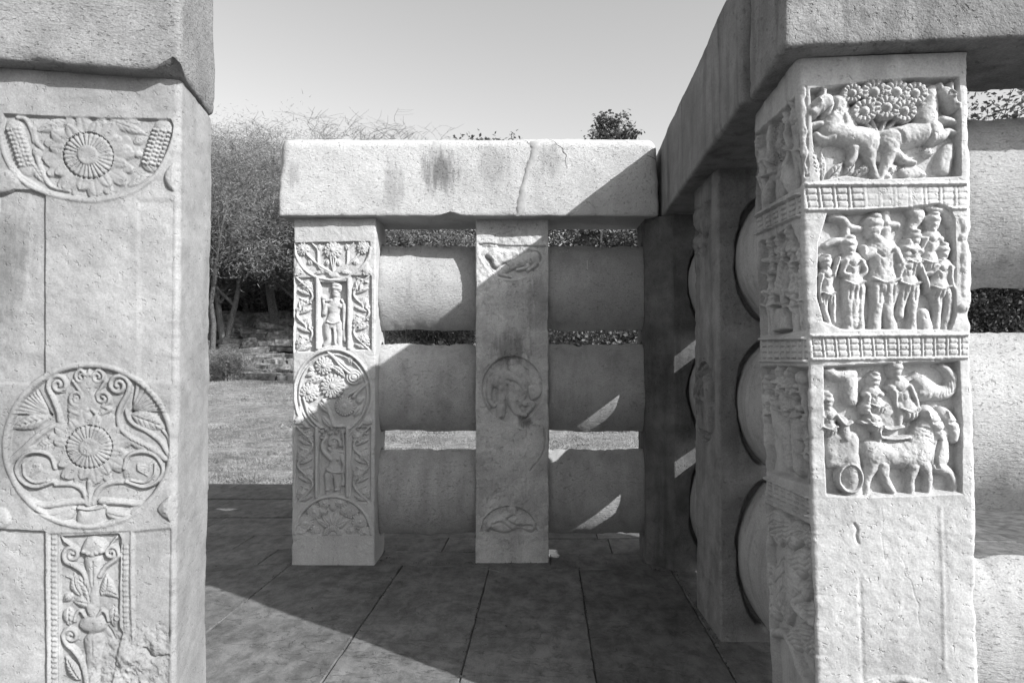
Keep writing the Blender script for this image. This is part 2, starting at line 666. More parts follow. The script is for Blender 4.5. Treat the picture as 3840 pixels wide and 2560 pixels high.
    dv = np.gradient(V, axis=0)
    nr = np.cross(du, dv)
    nr /= np.maximum(np.linalg.norm(nr, axis=2, keepdims=True), 1e-12)
    idx = np.arange(N * M).reshape(N, M)
    q = np.stack([idx[:-1], np.roll(idx, -1, 1)[:-1], np.roll(idx, -1, 1)[1:], idx[1:]], -1).reshape(-1, 4)
    ql = keep_whole(lab[:-1].copy(), names).reshape(-1)
    base = org + e1 * W / 2 + e2 * L / 2
    root = empty(name, tuple(base))
    tag(root, label, 'pillar', group, 'thing')
    VV, NN = V.reshape(-1, 3) - base, nr.reshape(-1, 3)
    objs = {}
    order = sorted(names)
    for i in order:
        sel = q[ql == i]
        pname = 'shaft' if i == 0 else names[i][0]
        par = root if i == 0 or names[i][1] == 0 else objs.get(names[i][1], root)
        if len(sel) == 0: continue
        used = np.unique(sel)
        mp = np.full(N * M, -1); mp[used] = np.arange(len(used))
        vv, nn, qq, tt = VV[used], NN[used], mp[sel], None
        if i == 0:   # close the ends
            nb = len(vv)
            vv = np.vstack([vv, [[0, 0, rows[-1]], [0, 0, rows[0]]]]); nn = np.vstack([nn, [[0, 0, 1], [0, 0, -1]]])
            top, bot = mp[idx[-1]], mp[idx[0]]
            tt = [(a, b, nb) for a, b in zip(top, np.roll(top, -1)) if a >= 0 and b >= 0] + [(b, a, nb + 1) for a, b in zip(bot, np.roll(bot, -1)) if a >= 0 and b >= 0]
        me = mesh_np(pname, vv, qq, tt, nn)
        o = bpy.data.objects.new(pname, me)
        me.materials.append(mat)
        COL.objects.link(o)
        o.parent = par
        objs[i] = o
    return root


def rounded_box(c, half, res, r_low=0.015, r_top=0.05, rot=0.0, seed=0, und=0.004, mid=0.0015, post=None, chips=0.01):
    """worn block: six subdivided faces pulled onto a rounded box. Returns world-space verts and quads"""
    hx, hy, hz = half
    nx, ny, nz = [max(2, int(round(2 * h / res))) for h in half]
    fr = lambda n, h: np.sin(np.linspace(-math.pi / 2, math.pi / 2, n + 1)) * 0.0 + np.linspace(-h, h, n + 1)
    def axis(n, h, r):
        inner = np.linspace(-h + r, h - r, max(2, n - 3))
        e = r * (1 - np.cos(np.linspace(0, math.pi / 2, 6)[1:]))   # denser at the rounded ends
        lo = -h + r * np.linspace(0, 1, 6)[:-1]
        return np.concatenate([lo, inner, -lo[::-1]])
    rm = max(r_low, r_top)
    ax, ay, az = axis(nx, hx, rm), axis(ny, hy, rm), axis(nz, hz, rm)
    verts, quads, nv = [], [], 0
    for (A, B, mk, flip) in ((ax, az, lambda a, b: (a, -hy + 0 * a, b), 0), (ax, az, lambda a, b: (a, hy + 0 * a, b), 1),
                             (ay, az, lambda a, b: (-hx + 0 * a, a, b), 1), (ay, az, lambda a, b: (hx + 0 * a, a, b), 0),
                             (ax, ay, lambda a, b: (a, b, hz + 0 * a), 0), (ax, ay, lambda a, b: (a, b, -hz + 0 * a), 1)):
        a, b = np.meshgrid(A, B, indexing='ij')
        v = np.stack(mk(a, b), -1)
        n0, n1 = a.shape
        id_ = np.arange(n0 * n1).reshape(n0, n1) + nv
        qd = np.stack([id_[:-1, :-1], id_[1:, :-1], id_[1:, 1:], id_[:-1, 1:]], -1).reshape(-1, 4)
        if flip: qd = qd[:, ::-1]
        verts.append(v.reshape(-1, 3)); quads.append(qd); nv += n0 * n1
    v = np.vstack(verts)
    quads = np.vstack(quads)
    key = np.round(v * 1e5).astype(np.int64)
    _, first, inv = np.unique(key, axis=0, return_index=True, return_inverse=True)
    v, quads = v[first], inv.reshape(-1)[quads]
    H = np.array([hx, hy, hz])
    t = smooth(-hz * 0.4, hz * 0.4, v[:, 2])
    r = (r_low * (1 - t) + r_top * t)[:, None]
    inn = np.clip(v, -H + r, H - r)
    d = v - inn
    n = d / np.maximum(np.linalg.norm(d, axis=1, keepdims=True), 1e-9)
    p = inn + n * np.minimum(r, 1e9) * (np.linalg.norm(d, axis=1, keepdims=True) > 1e-9)
    cr, sr = math.cos(rot), math.sin(rot)
    Rm = np.array([[cr, -sr, 0], [sr, cr, 0], [0, 0, 1]])
    wp = p @ Rm.T + np.array(c)
    wn_ = n @ Rm.T
    edge = np.sort(H - np.abs(v), axis=1)[:, 1]          # distance to the nearest edge
    dd = und * fbm(wp[:, 0] * 3.1, wp[:, 1] * 3.1, wp[:, 2] * 3.1, seed, 3) + mid * fbm(wp[:, 0] * 26, wp[:, 1] * 26, wp[:, 2] * 26, seed + 4, 3)
    ch = np.clip(fbm(wp[:, 0] * 8, wp[:, 1] * 8, wp[:, 2] * 8, seed + 8, 4, 0.6) - 0.25, 0, 2)
    dd -= chips * ch * np.clip(1 - edge / 0.04, 0, 1)
    wp = wp + wn_ * dd[:, None]
    if post is not None: wp = post(wp, p)
    return wp, quads


def block(name, c, half, res, mat, label, cat, group=None, **kw):
    v, q = rounded_box(c, half, res, **kw)
    me = mesh_np(name, v, q)
    o = mobj(name, me, mat, None, (c[0], c[1], c[2] - half[2]))
    return tag(o, label, cat, group, 'thing')


def make_rail(name, a, b, zc, hh, th, mat, label, seed=0, nl=46, nc=56, group='lens-shaped crossbars of the stone railing', ragged=0.022, wav=0.010, bulge=0.72):
    """lens-section crossbar from a to b (plan points), centre height zc, half height hh, half thickness th"""
    a, b = np.array([a[0], a[1], 0.]), np.array([b[0], b[1], 0.])
    Ln = np.linalg.norm(b - a)
    d = (b - a) / Ln
    n = np.array([-d[1], d[0], 0])
    s = np.concatenate([[0, 0.004, 0.010, 0.018, 0.03], np.linspace(0.05, Ln - 0.05, nl), [Ln - 0.03, Ln - 0.018, Ln - 0.010, Ln - 0.004, Ln]])
    ang = np.linspace(0, 2 * math.pi, nc, endpoint=False)
    cz, cy = np.sin(ang), np.cos(ang)
    S, A = np.meshgrid(s, ang, indexing='ij')
    zz = np.sin(A)
    RL = (hh * hh + th * th) / (2 * th)
    tt = np.sign(np.cos(A)) * np.maximum((np.sqrt(RL * RL - (hh * zz) ** 2) - (RL - th)) / th, np.abs(np.cos(A)) * 0.14)
    # worn ends and wavy edges
    sx = a[0] + d[0] * S; sy = a[1] + d[1] * S
    end = np.minimum(S, Ln - S)
    rag = (0.25 + 1.0 * fbm(np.cos(A) * 2.2 + seed, np.sin(A) * 4.5, np.where(S < Ln / 2, 1.3, 7.7), seed, 4, 0.6)).clip(0, 2) * ragged
    shrink = np.clip(1 - end / 0.024, 0, 1) ** 0.8 * rag
    top = np.abs(np.sin(A)) ** 6
    wave = (wav * fbm(S * 5 + seed * 1.7, np.sign(np.sin(A)) * 2.2, 0.4, seed + 2, 4, 0.65) - 1.6 * wav * np.clip(fbm(S * 11 + seed * 2.3, np.sign(np.sin(A)) * 4.1, 1.9, seed + 6, 3, 0.6) - 0.45, 0, 1)) * top
    H = hh + wave - shrink
    Tt = th - shrink
    P = a + d * S[..., None] + n * (tt * Tt)[..., None] + np.array([0, 0, 1.0]) * (zc + zz * H)[..., None]
    nn = n * (np.cos(A) * 1.0)[..., None] + np.array([0, 0, 1.0]) * (np.sin(A) * 0.6)[..., None]
    nn /= np.linalg.norm(nn, axis=-1, keepdims=True)
    X, Y, Z = P[..., 0], P[..., 1], P[..., 2]
    P = P + nn * (0.004 * fbm(X * 4, Y * 4, Z * 4, seed, 3) + 0.0014 * fbm(X * 30, Y * 30, Z * 40, seed + 3, 3))[..., None]
    N, M = S.shape
    idx = np.arange(N * M).reshape(N, M)
    q = np.stack([idx[:-1], np.roll(idx, -1, 1)[:-1], np.roll(idx, -1, 1)[1:], idx[1:]], -1).reshape(-1, 4)
    V = P.reshape(-1, 3)
    ce = np.vstack([P[0].mean(0), P[-1].mean(0)])
    tr = [(idx[0, (j + 1) % M], idx[0, j], N * M) for j in range(M)] + [(idx[-1, j], idx[-1, (j + 1) % M], N * M + 1) for j in range(M)]
    me = mesh_np(name, np.vstack([V, ce]), q, tr)
    o = mobj(name, me, mat, None, tuple((a + b) / 2 + np.array([0, 0, zc - hh])))
    return tag(o, label, 'crossbar', group, 'thing')

# ------------------------------------------------------------------ stone materials of this place
M_LEFT = stone_mat('sandstone_left', 0.217, streak=0.12, blotch=0.24, grain=0.10, coarse=0.35, off=(3, 1, 0), vein=0.10, stains=[((-1.60, 1.9, 1.55), (0.12, 0.4, 0.30), 0.4), ((-1.58, 1.9, 1.0), (0.10, .4, .2), .25)])
M_FAR = stone_mat('sandstone_far', 0.375, streak=0.10, blotch=0.12, grain=0.10, coarse=0.5, off=(9, 4, 2))
M_FARB = stone_mat('sandstone_mottled', 0.38, streak=0.15, blotch=0.30, grain=0.12, coarse=1.2, off=(1, 8, 5),
                   stains=[((-0.22, 4.17, 1.30), (0.16, 0.3, 0.14), 0.5), ((-0.13, 4.17, 0.86), (0.07, 0.3, 0.05), 0.6), ((-0.05, 4.17, 1.62), (0.10, .3, .22), .35)])
M_RAIL = stone_mat('sandstone_crossbar', 0.32, streak=0.22, blotch=0.14, grain=0.12, coarse=1.1, off=(5, 2, 7), hstretch=2.6)
M_COPE = stone_mat('sandstone_coping', 0.375, streak=0.12, blotch=0.10, grain=0.10, coarse=1.0, off=(2, 6, 1), hstretch=1.7, pits=1.2,
                   stains=[((-0.64, 4.05, 2.38), (0.16, 0.5, 0.17), 0.62), ((-0.93, 4.05, 2.28), (0.10, .5, .2), .3), ((-0.33, 4.05, 2.42), (0.12, .5, .2), .3), ((0.03, 4.05, 2.44), (0.10, .5, .15), .3), ((-1.52, 4.05, 2.35), (0.05, .5, .12), .3)])
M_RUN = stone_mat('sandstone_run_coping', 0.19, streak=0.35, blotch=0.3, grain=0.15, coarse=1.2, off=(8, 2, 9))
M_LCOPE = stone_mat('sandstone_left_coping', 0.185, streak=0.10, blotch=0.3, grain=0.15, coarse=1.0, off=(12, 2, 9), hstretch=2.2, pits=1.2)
M_PALE = stone_mat('sandstone_pale_crossbar', 0.32, streak=0.3, blotch=0.14, grain=0.12, coarse=0.9, off=(5, 7, 7))
M_CORNER_SHADE = stone_mat('sandstone_corner_shade', 0.095, streak=0.4, blotch=0.45, grain=0.12, coarse=0.9, off=(16, 6, 4))  # base colour lowered to carry the inner corner's low light
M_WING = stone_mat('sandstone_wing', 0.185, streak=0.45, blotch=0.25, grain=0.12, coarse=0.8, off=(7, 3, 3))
M_RIGHT = stone_mat('sandstone_right', 0.365, streak=0.28, blotch=0.20, grain=0.10, coarse=0.45, off=(4, 9, 6))
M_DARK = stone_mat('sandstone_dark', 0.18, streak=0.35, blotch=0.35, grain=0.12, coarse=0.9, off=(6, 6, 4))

# ------------------------------------------------------------------ carvings
def circle(cx, cy, rx, ry=None, a0=0, a1=360, n=40):
    ry = rx if ry is None else ry
    return [(cx + rx * math.cos(R(t)), cy + ry * math.sin(R(t))) for t in np.linspace(a0, a1, n)]


def figure(c, head, hr, sh, hip, legs, arms, w, h, base=None, hat=0.0):
    """small standing figure in relief: head, torso, bent legs and arms as rounded ridges"""
    sh, hip = np.array(sh, float), np.array(hip, float)
    mid = sh * 0.45 + hip * 0.55
    for L in legs: c.stroke(L, [w * .62, w * .48, w * .36, w * .40], h * 0.85, None, base)
    c.stroke([sh, mid, hip], [w * .95, w * .68, w * .98], h, None, base)
    c.stroke([sh + [-w * .75, w * .1], sh + [w * .75, w * .1]], w * .42, h * 0.9, None, base)
    for A in arms: c.stroke(A, [w * .36, w * .30, w * .24], h * 1.02, None, base)
    c.stroke([sh, np.array(head) * .5 + sh * .5], w * .36, h * .85, None, base)
    c.stroke([(head[0], head[1] - hr * .25), (head[0], head[1] + hr * .3)], hr * .88, h * 1.05, hr * .7, base)
    c.oval((head[0] + hr * .15, head[1] - hr * .85), hr * .55, hr * .42, h * 1.0, 0, base)
    if base is not None and abs(base) > .02:
        c.stroke([hip + [-w * .8, -w * .25], hip + [0, 0], hip + [w * .8, -w * .25]], w * .14, h * 1.08, None, base)
        c.groove([sh + [-w * .45, w * .1], sh + [0, w * .45], sh + [w * .45, w * .1]], w * .07, h * .12)
        for t in (-.4, 0., .4): c.groove([hip + [t * w, w * .2], hip + [t * w * 1.1, w * 1.2]], w * .06, h * .12, False)
        for sx in (-.3, .3): c.groove([mid + [sx * w, -w * .5], mid + [sx * w * .6, 0]], w * .05, h * .06, False)
    if hat: c.stroke([(head[0] - hr * .55, head[1] - hr * .35), (head[0], head[1] - hr * (.8 + hat)), (head[0] + hr * .55, head[1] - hr * .35)], hr * .40, h * 1.12, None, base)
    c.groove([(head[0] - hr * .45, head[1] - hr * .05), (head[0] + hr * .45, head[1] - hr * .05)], hr * .12, h * .10, False)
    c.groove([(head[0] - hr * .25, head[1] + hr * .5), (head[0] + hr * .25, head[1] + hr * .5)], hr * .08, h * .12, False)


def wear(c, amp, lo, seed, sc=24):
    """break up the raised work: chips and flat facets where the relief stands high"""
    n = fbm(c.U[None, :] * sc, c.V[:, None] * sc, .37, seed, 4, .6)
    m = smooth(lo, lo + .012, c.H) * (c.L > 0)
    c.H -= m * amp * (np.clip(n - .1, 0, 1) * 1.6 + .35 * np.abs(fbm(c.U[None, :] * sc * 4, c.V[:, None] * sc * 4, .9, seed + 3, 2)))


def balustrade(c, tl, tr, br, bl, posts, depth=0.004, fade=None, tiers=3):
    """little carved railing: border rolls, posts and three tiers of bars"""
    tl, tr, br, bl = [np.array(p, float) for p in (tl, tr, br, bl)]
    q = lambda s, t: (tl * (1 - s) + tr * s) * (1 - t) + (bl * (1 - s) + br * s) * t
    hh = np.linalg.norm(bl - tl)
    c.stroke([q(0, .05), q(.5, .05), q(1, .05)], hh * .07, depth * 1.4)
    c.stroke([q(0, .95), q(.5, .95), q(1, .95)], hh * .07, depth * 1.4)
    lw = hh * 0.022
    for i in range(posts + 1):
        s = i / posts
        f = 1.0 if fade is None else fade(s)
        if f < .05: continue
        for d in (-.14, .14):
            ss = s + d / posts
            if 0 <= ss <= 1: c.groove([q(ss, .14), q(ss, .86)], lw, depth * .75 * f, False)
        if i < posts:
            for t in np.linspace(.14, .86, tiers + 1): c.groove([q(s + .16 / posts, t), q(s + .84 / posts, t)], lw * 1.1, depth * f, False)


def big_lotus(c, ctr, r, h, base):
    c.petals(ctr, 16, r * .5, r * 1.02, 1.05, h * .45, 0.1, base, -1, .25, .1)
    c.petals(ctr, 8, r * .40, r * .98, 1.08, h * .62, 0.2, base, -1, .42, .35)
    c.petals(ctr, 8, r * .40, r * .86, .95, h * .78, 0.2 + math.pi / 8, base, -1, .42, .35)
    c.ribs(ctr, 28, r * .20, r * .56, h * 1.0, base, -1, 1.0, .38)
    c.oval(ctr, r * .26, r * .26, h * 1.22, 0, base, -1, .72)


def carve_left(c):
    # facets of the shaft: sunk bands beside the raised middle
    c.view(0, 0, 1.0)
    c.sink([(-80, 700), (170, 715), (172, 1440), (-80, 1440)], -0.009, 5, 0)
    c.sink([(-80, 1980), (170, 1990), (175, 2700), (-80, 2700)], -0.010, 5, 0)
    c.sink([(505, 740), (800, 740), (800, 1440), (512, 1440)], -0.0035, 22, 0)
    c.sink([(490, 1990), (800, 1960), (800, 2700), (492, 2700)], -0.006, 14, 0)
    c.groove([(658, 1960), (660, 2300), (664, 2560)], 3, 0.002)
    # --- half disc under the coping
    c.view(0, 0, .638)
    hm = c.lab('half_medallion')
    B = -0.010
    c.sink([(15, 668), (500, 690), (1005, 700), (1030, 760), (1005, 880), (940, 1000), (840, 1085), (700, 1140), (520, 1165), (380, 1150), (240, 1110), (120, 1030), (40, 930), (5, 830)], B, 10)
    c.stroke([(-10, 760), (20, 900), (70, 1000), (150, 1080), (260, 1132), (400, 1168), (540, 1182), (680, 1162), (800, 1117), (905, 1040), (975, 930), (1018, 820), (1034, 735)], 17, .010, None, -.006)
    c.lab('ear_bud', hm)
    c.stroke([(885, 950), (955, 745)], 62, .009, 50, B)
    for i in range(9):
        y = 760 + i * 24
        x = 950 - i * 8
        for j in range(5): c.oval((x - 46 + j * 22, y + (j % 2) * 5 + j * 3), 13, 10, .006, 0, B + .007)
    c.lab('ear_bud', hm)
    c.stroke([(150, 990), (75, 745)], 46, .009, 50, B)
    for i in range(9):
        y = 760 + i * 26
        x = 78 + i * 9
        for j in range(4): c.oval((x - 36 + j * 22, y + (j % 2) * 5 - j * 3), 13, 11, .006, 0, B + .007)
    c.cur = hm
    c.leaf((640, 705), (860, 790), 34, .008, B)
    c.leaf((820, 720), (690, 700), 20, .007, B)
    c.leaf((400, 710), (195, 770), 38, .008, B)
    c.stroke([(100, 690), (145, 700), (180, 770), (190, 830)], 16, .009, 10, B)
    c.stroke([(200, 880), (235, 1000), (290, 1090), (400, 1120)], 17, .008, 10, B)
    c.stroke([(190, 760), (205, 830), (240, 870)], 17, .008, 12, B)
    c.oval((210, 895), 28, 26, .009, 0, B)
    c.oval((810, 905), 30, 24, .008, 0, B)
    c.leaf((780, 840), (860, 800), 26, .007, B)
    c.leaf((840, 930), (900, 1010), 26, .007, B)
    c.leaf((740, 1090), (880, 1020), 26, .006, B)
    c.leaf((170, 950), (260, 1080), 30, .007, B)
    c.lab('lotus_flower', hm)
    big_lotus(c, (517, 915), 250, .014, B)
    # drooping buds in the corners
    c.lab('corner_bud')
    c.fill([(965, 1040), (1000, 975), (1060, 960), (1070, 1060), (1062, 1125), (1030, 1130), (985, 1100)], .011, 36, 0)
    c.lab('corner_bud')
    c.fill([(-60, 1010), (60, 1000), (120, 1070), (90, 1110), (30, 1135), (-60, 1135)], .010, 36, -.003)
    # --- the round medallion
    c.view(0, 1250, .51)
    md = c.lab('lotus_medallion')
    c.sink(circle(650, 825, 635, 615), B, 14)
    c.stroke(circle(650, 825, 612, 595, 0, 360, 49), 27, .012, None, -.008, n=2)
    # triple scroll emblem at the top
    c.lab('scroll_emblem', md)
    c.fill([(600, 330), (650, 272), (705, 330), (740, 370), (690, 420), (715, 500), (790, 540), (760, 585), (700, 595), (655, 560), (610, 600), (540, 605), (490, 560), (510, 480), (590, 470), (570, 410), (530, 360)], .006, 26, B)
    for s in (-1, 1):
        m = lambda x: 655 + s * (x - 655)
        c.spiral((m(748), 478), 58, 1.5, 17, .010, R(90 if s > 0 else 90), -s, B, tail=[(m(670), 560), (m(700), 585), (m(750), 590), (m(800), 560)])
        c.spiral((m(714), 320), 50, 1.4, 15, .010, R(-90), s, B, tail=[(m(655), 272), (m(668), 310)])
        c.stroke([(m(775), 350), (m(740), 400), (m(706), 450), (m(712), 480)], 15, .009, 11, B)
    c.cur = md
    c.spiral((425, 378), 74, 1.6, 20, .011, R(180), 1, B, tail=[(430, 640), (425, 580), (385, 480), (352, 410)])
    c.spiral((868, 382), 80, 1.6, 22, .012, R(0), -1, B, tail=[(1210, 925), (1120, 850), (990, 790), (890, 710), (862, 620), (885, 530), (930, 450)])
    c.stroke([(1240, 900), (1180, 800), (1080, 722), (980, 672), (935, 625), (920, 570)], 20, .010, 13, B)
    c.stroke([(1255, 870), (1235, 770), (1195, 715)], 18, .009, 12, B)
    # fans and wing leaves
    for pts, apex in (([(955, 580), (990, 365), (1100, 420), (1180, 510), (1225, 582)], (955, 578)), ([(365, 605), (270, 420), (180, 480), (95, 600)], (365, 600))):
        c.lab('fan_leaf', md)
        c.fill(pts, .006, 18, B, curve=False)
        e = np.array(pts[1:], float)
        tt = np.linspace(0, 1, 9)
        for t in tt:
            i = min(int(t * (len(e) - 1)), len(e) - 2)
            f = t * (len(e) - 1) - i
            c.groove([apex, tuple(e[i] * (1 - f) + e[i + 1] * f)], 6, .0035, False)
    for a, b, w in (((960, 600), (1240, 700), 62), ((345, 620), (60, 700), 55), ((1090, 850), (905, 760), 40), ((400, 800), (240, 860), 50)):
        c.lab('scaled_leaf', md)
        c.leaf(a, b, w, .010, B, veins=5)
    c.cur = md
    c.stroke([(70, 940), (150, 870), (250, 770), (350, 700), (450, 655)], 30, .010, 18, B)
    c.stroke([(120, 900), (200, 850), (300, 840)], 22, .009, 14, B)
    # side buds and stems
    for s, cx in ((-1, 255), (1, 1055)):
        c.lab('side_bud', md)
        m = lambda x: cx + s * (x - 1055)
        c.oval((cx, 1020), 150, 118, .009, 0, B, -1, .3)
        c.stroke([(m(925), 1090), (m(1050), 1130), (m(1150), 1090), (m(1195), 1000), (m(1140), 900), (m(1040), 870), (m(940), 900), (m(910), 990)], 17, .013, None, B)
        c.stroke([(m(960), 1080), (m(1060), 1095), (m(1130), 1040), (m(1140), 960)], 12, .013, None, B)
        for t in (-40, -15, 10, 35): c.stroke([(m(1015), 985 + t * .4), (m(1075 + t * .3), 1010 + t)], 16, .014, 12, B)
    c.cur = md
    c.stroke([(640, 1250), (610, 1160), (530, 1112), (400, 1112)], 24, .011, 17, B)
    c.stroke([(676, 1250), (715, 1160), (790, 1105), (925, 1092)], 24, .011, 17, B)
    c.stroke([(610, 1235), (450, 1252), (300, 1268), (180, 1205), (95, 1090), (40, 950)], 26, .011, 20, B)
    c.stroke([(740, 1235), (880, 1245), (1040, 1255), (1150, 1190), (1230, 1060)], 26, .011, 20, B)
    c.stroke([(655, 1090), (656, 1260)], 24, .011, None, B)
    c.lab('lotus_flower', md)
    big_lotus(c, (655, 835), 285, .016, B)
    c.lab('carved_beast', md)
    c.fill([(225, 1300), (350, 1292), (520, 1262), (565, 1290), (510, 1375), (420, 1405), (320, 1370)], .011, 45, B)
    c.groove([(250, 1310), (400, 1340), (500, 1300)], 6, .003)
    c.lab('carved_beast', md)
    c.fill([(768, 1280), (900, 1292), (1090, 1255), (1010, 1355), (890, 1400), (790, 1360)], .011, 45, B)
    c.groove([(800, 1330), (920, 1350), (1040, 1290)], 6, .003)
    c.lab('carved_pot', md)
    c.fill([(575, 1285), (660, 1300), (765, 1272), (762, 1380), (710, 1430), (620, 1432), (560, 1390)], .013, 60, B)
    c.stroke([(575, 1282), (665, 1292), (765, 1272)], 14, .014, None, B)
    c.lab('corner_bud')
    c.fill([(1160, 1285), (1240, 1200), (1340, 1190), (1348, 1345), (1285, 1392), (1205, 1350)], .014, 60, 0)
    c.lab('corner_bud')
    c.fill([(-80, 1300), (40, 1285), (85, 1375), (40, 1430), (-80, 1440)], .013, 55, -.003)
    # --- lower panel
    c.view(0, 1900, .421)
    pn = c.lab('scroll_panel')
    B = -0.014
    c.sink([(428, 235), (1160, 215), (1165, 1120), (1210, 1570), (1210, 2100), (430, 2100)], -.003, 10)
    c.sink([(518, 262), (1055, 238), (1078, 290), (1058, 1080), (1085, 1130), (1000, 1570), (1000, 2100), (518, 2100)], B, 14)
    for x in (448, 508): c.groove([(x, 250), (x + 2, 900), (x, 2000)], 5, .003)
    for x in (1088, 1140): c.groove([(x, 340), (x, 1110)], 5, .003)
    for i in range(34):
        y = 275 + i * 48
        c.stroke([(466, y), (490, y)], 14, .0035, None, -.004)
        c.groove([(462, y + 24), (496, y + 24)], 5, .002, False)
    for i in range(16):
        y = 365 + i * 47
        c.stroke([(1103, y), (1125, y)], 14, .0035, None, -.004)
    c.lab('carved_bud', pn)
    c.fill([(755, 290), (800, 268), (850, 268), (940, 330), (920, 410), (850, 440), (770, 440), (715, 385)], .016, 50, B)
    for k in range(5): c.oval((745 + k * 38, 415 - abs(k - 2) * 14 + 10), 26, 24, .010, 0, B + .010)
    c.lab('vine_stem', pn)
    c.stroke([(822, 480), (822, 640), (822, 880)], [78, 55, 38], .015, None, B)
    c.groove([(822, 490), (822, 700)], 7, .004)
    c.spiral((632, 428), 72, 1.4, 26, .014, R(180), 1, B, tail=[(765, 690), (735, 590), (650, 530), (580, 490)])
    c.spiral((985, 415), 62, 1.4, 24, .014, R(0), -1, B, tail=[(880, 620), (930, 540), (1010, 480), (1050, 440)])
    c.stroke([(540, 268), (570, 310), (620, 345), (650, 390)], 12, .012, 16, B)
    c.stroke([(1030, 275), (985, 330), (965, 370)], 12, .010, 16, B)
    for a, b, w, bd in (((795, 870), (560, 620), 62, .25), ((790, 880), (640, 850), 55, .1), ((720, 800), (650, 590), 55, -.1), ((900, 800), (935, 600), 60, .15), ((900, 760), (1050, 820), 50, -.2), ((640, 780), (545, 850), 38, 0)):
        c.lab('acanthus_leaf', pn)
        c.leaf(a, b, w, .014, B, veins=6, bend=bd)
    c.lab('carved_pot', pn)
    c.fill([(690, 1060), (735, 985), (830, 960), (905, 985), (945, 1050), (910, 1110), (830, 1145), (740, 1120)], .016, 70, B)
    c.stroke([(800, 900), (815, 960)], 44, .015, None, B)
    for s, x0 in ((-1, 600), (1, 1010)):
        c.lab('heart_leaf', pn)
        c.leaf((x0, 900), (x0 + s * -10, 1080), 62, .013, B, veins=3)
        c.stroke([(x0 - s * 150, 980), (x0 - s * 110, 930), (x0 - s * 70, 960), (x0 - s * 55, 1020)], 17, .013, None, B)
    c.lab('vine_stem', pn)
    c.stroke([(820, 1200), (818, 1400), (800, 1900)], [80, 60, 40], .015, None, B)
    c.groove([(815, 1200), (812, 1330)], 7, .004)
    c.spiral((622, 1155), 70, 1.4, 26, .014, R(180), 1, B, tail=[(775, 1600), (735, 1440), (660, 1300), (580, 1230)])
    c.lab('acanthus_leaf', pn)
    c.leaf((700, 1560), (560, 1340), 60, .013, B, veins=6)
    c.cur = pn
    # broken surface lower right
    sl = fbm(c.U[None, :] * 16, c.V[:, None] * 16, 0.7, 77, 4, .6)
    uc, vc = c.P([(1200, 1420)])[0]
    msk = np.clip(1 - np.hypot((c.U[None, :] - uc) / .16, (c.V[:, None] - vc) / .14), 0, 1) ** .6
    c.H[:] = c.H * (1 - .75 * msk) + msk * (-.004 + .010 * np.floor(sl * 3) / 3 + .004 * sl)
    c.groove([(1270, 1270), (1350, 1350), (1420, 1345), (1520, 1325)], 14, .010)
    c.groove([(930, 1060), (980, 1140), (1010, 1200), (1090, 1190)], 9, .005)
    c.H *= .98 + .3 * fbm(c.U[None, :] * 9, c.V[:, None] * 9, .2, 41, 3)
    wear(c, .004, .001, 95, 20)
    c.roughen(.0009, 3, 70, .6)


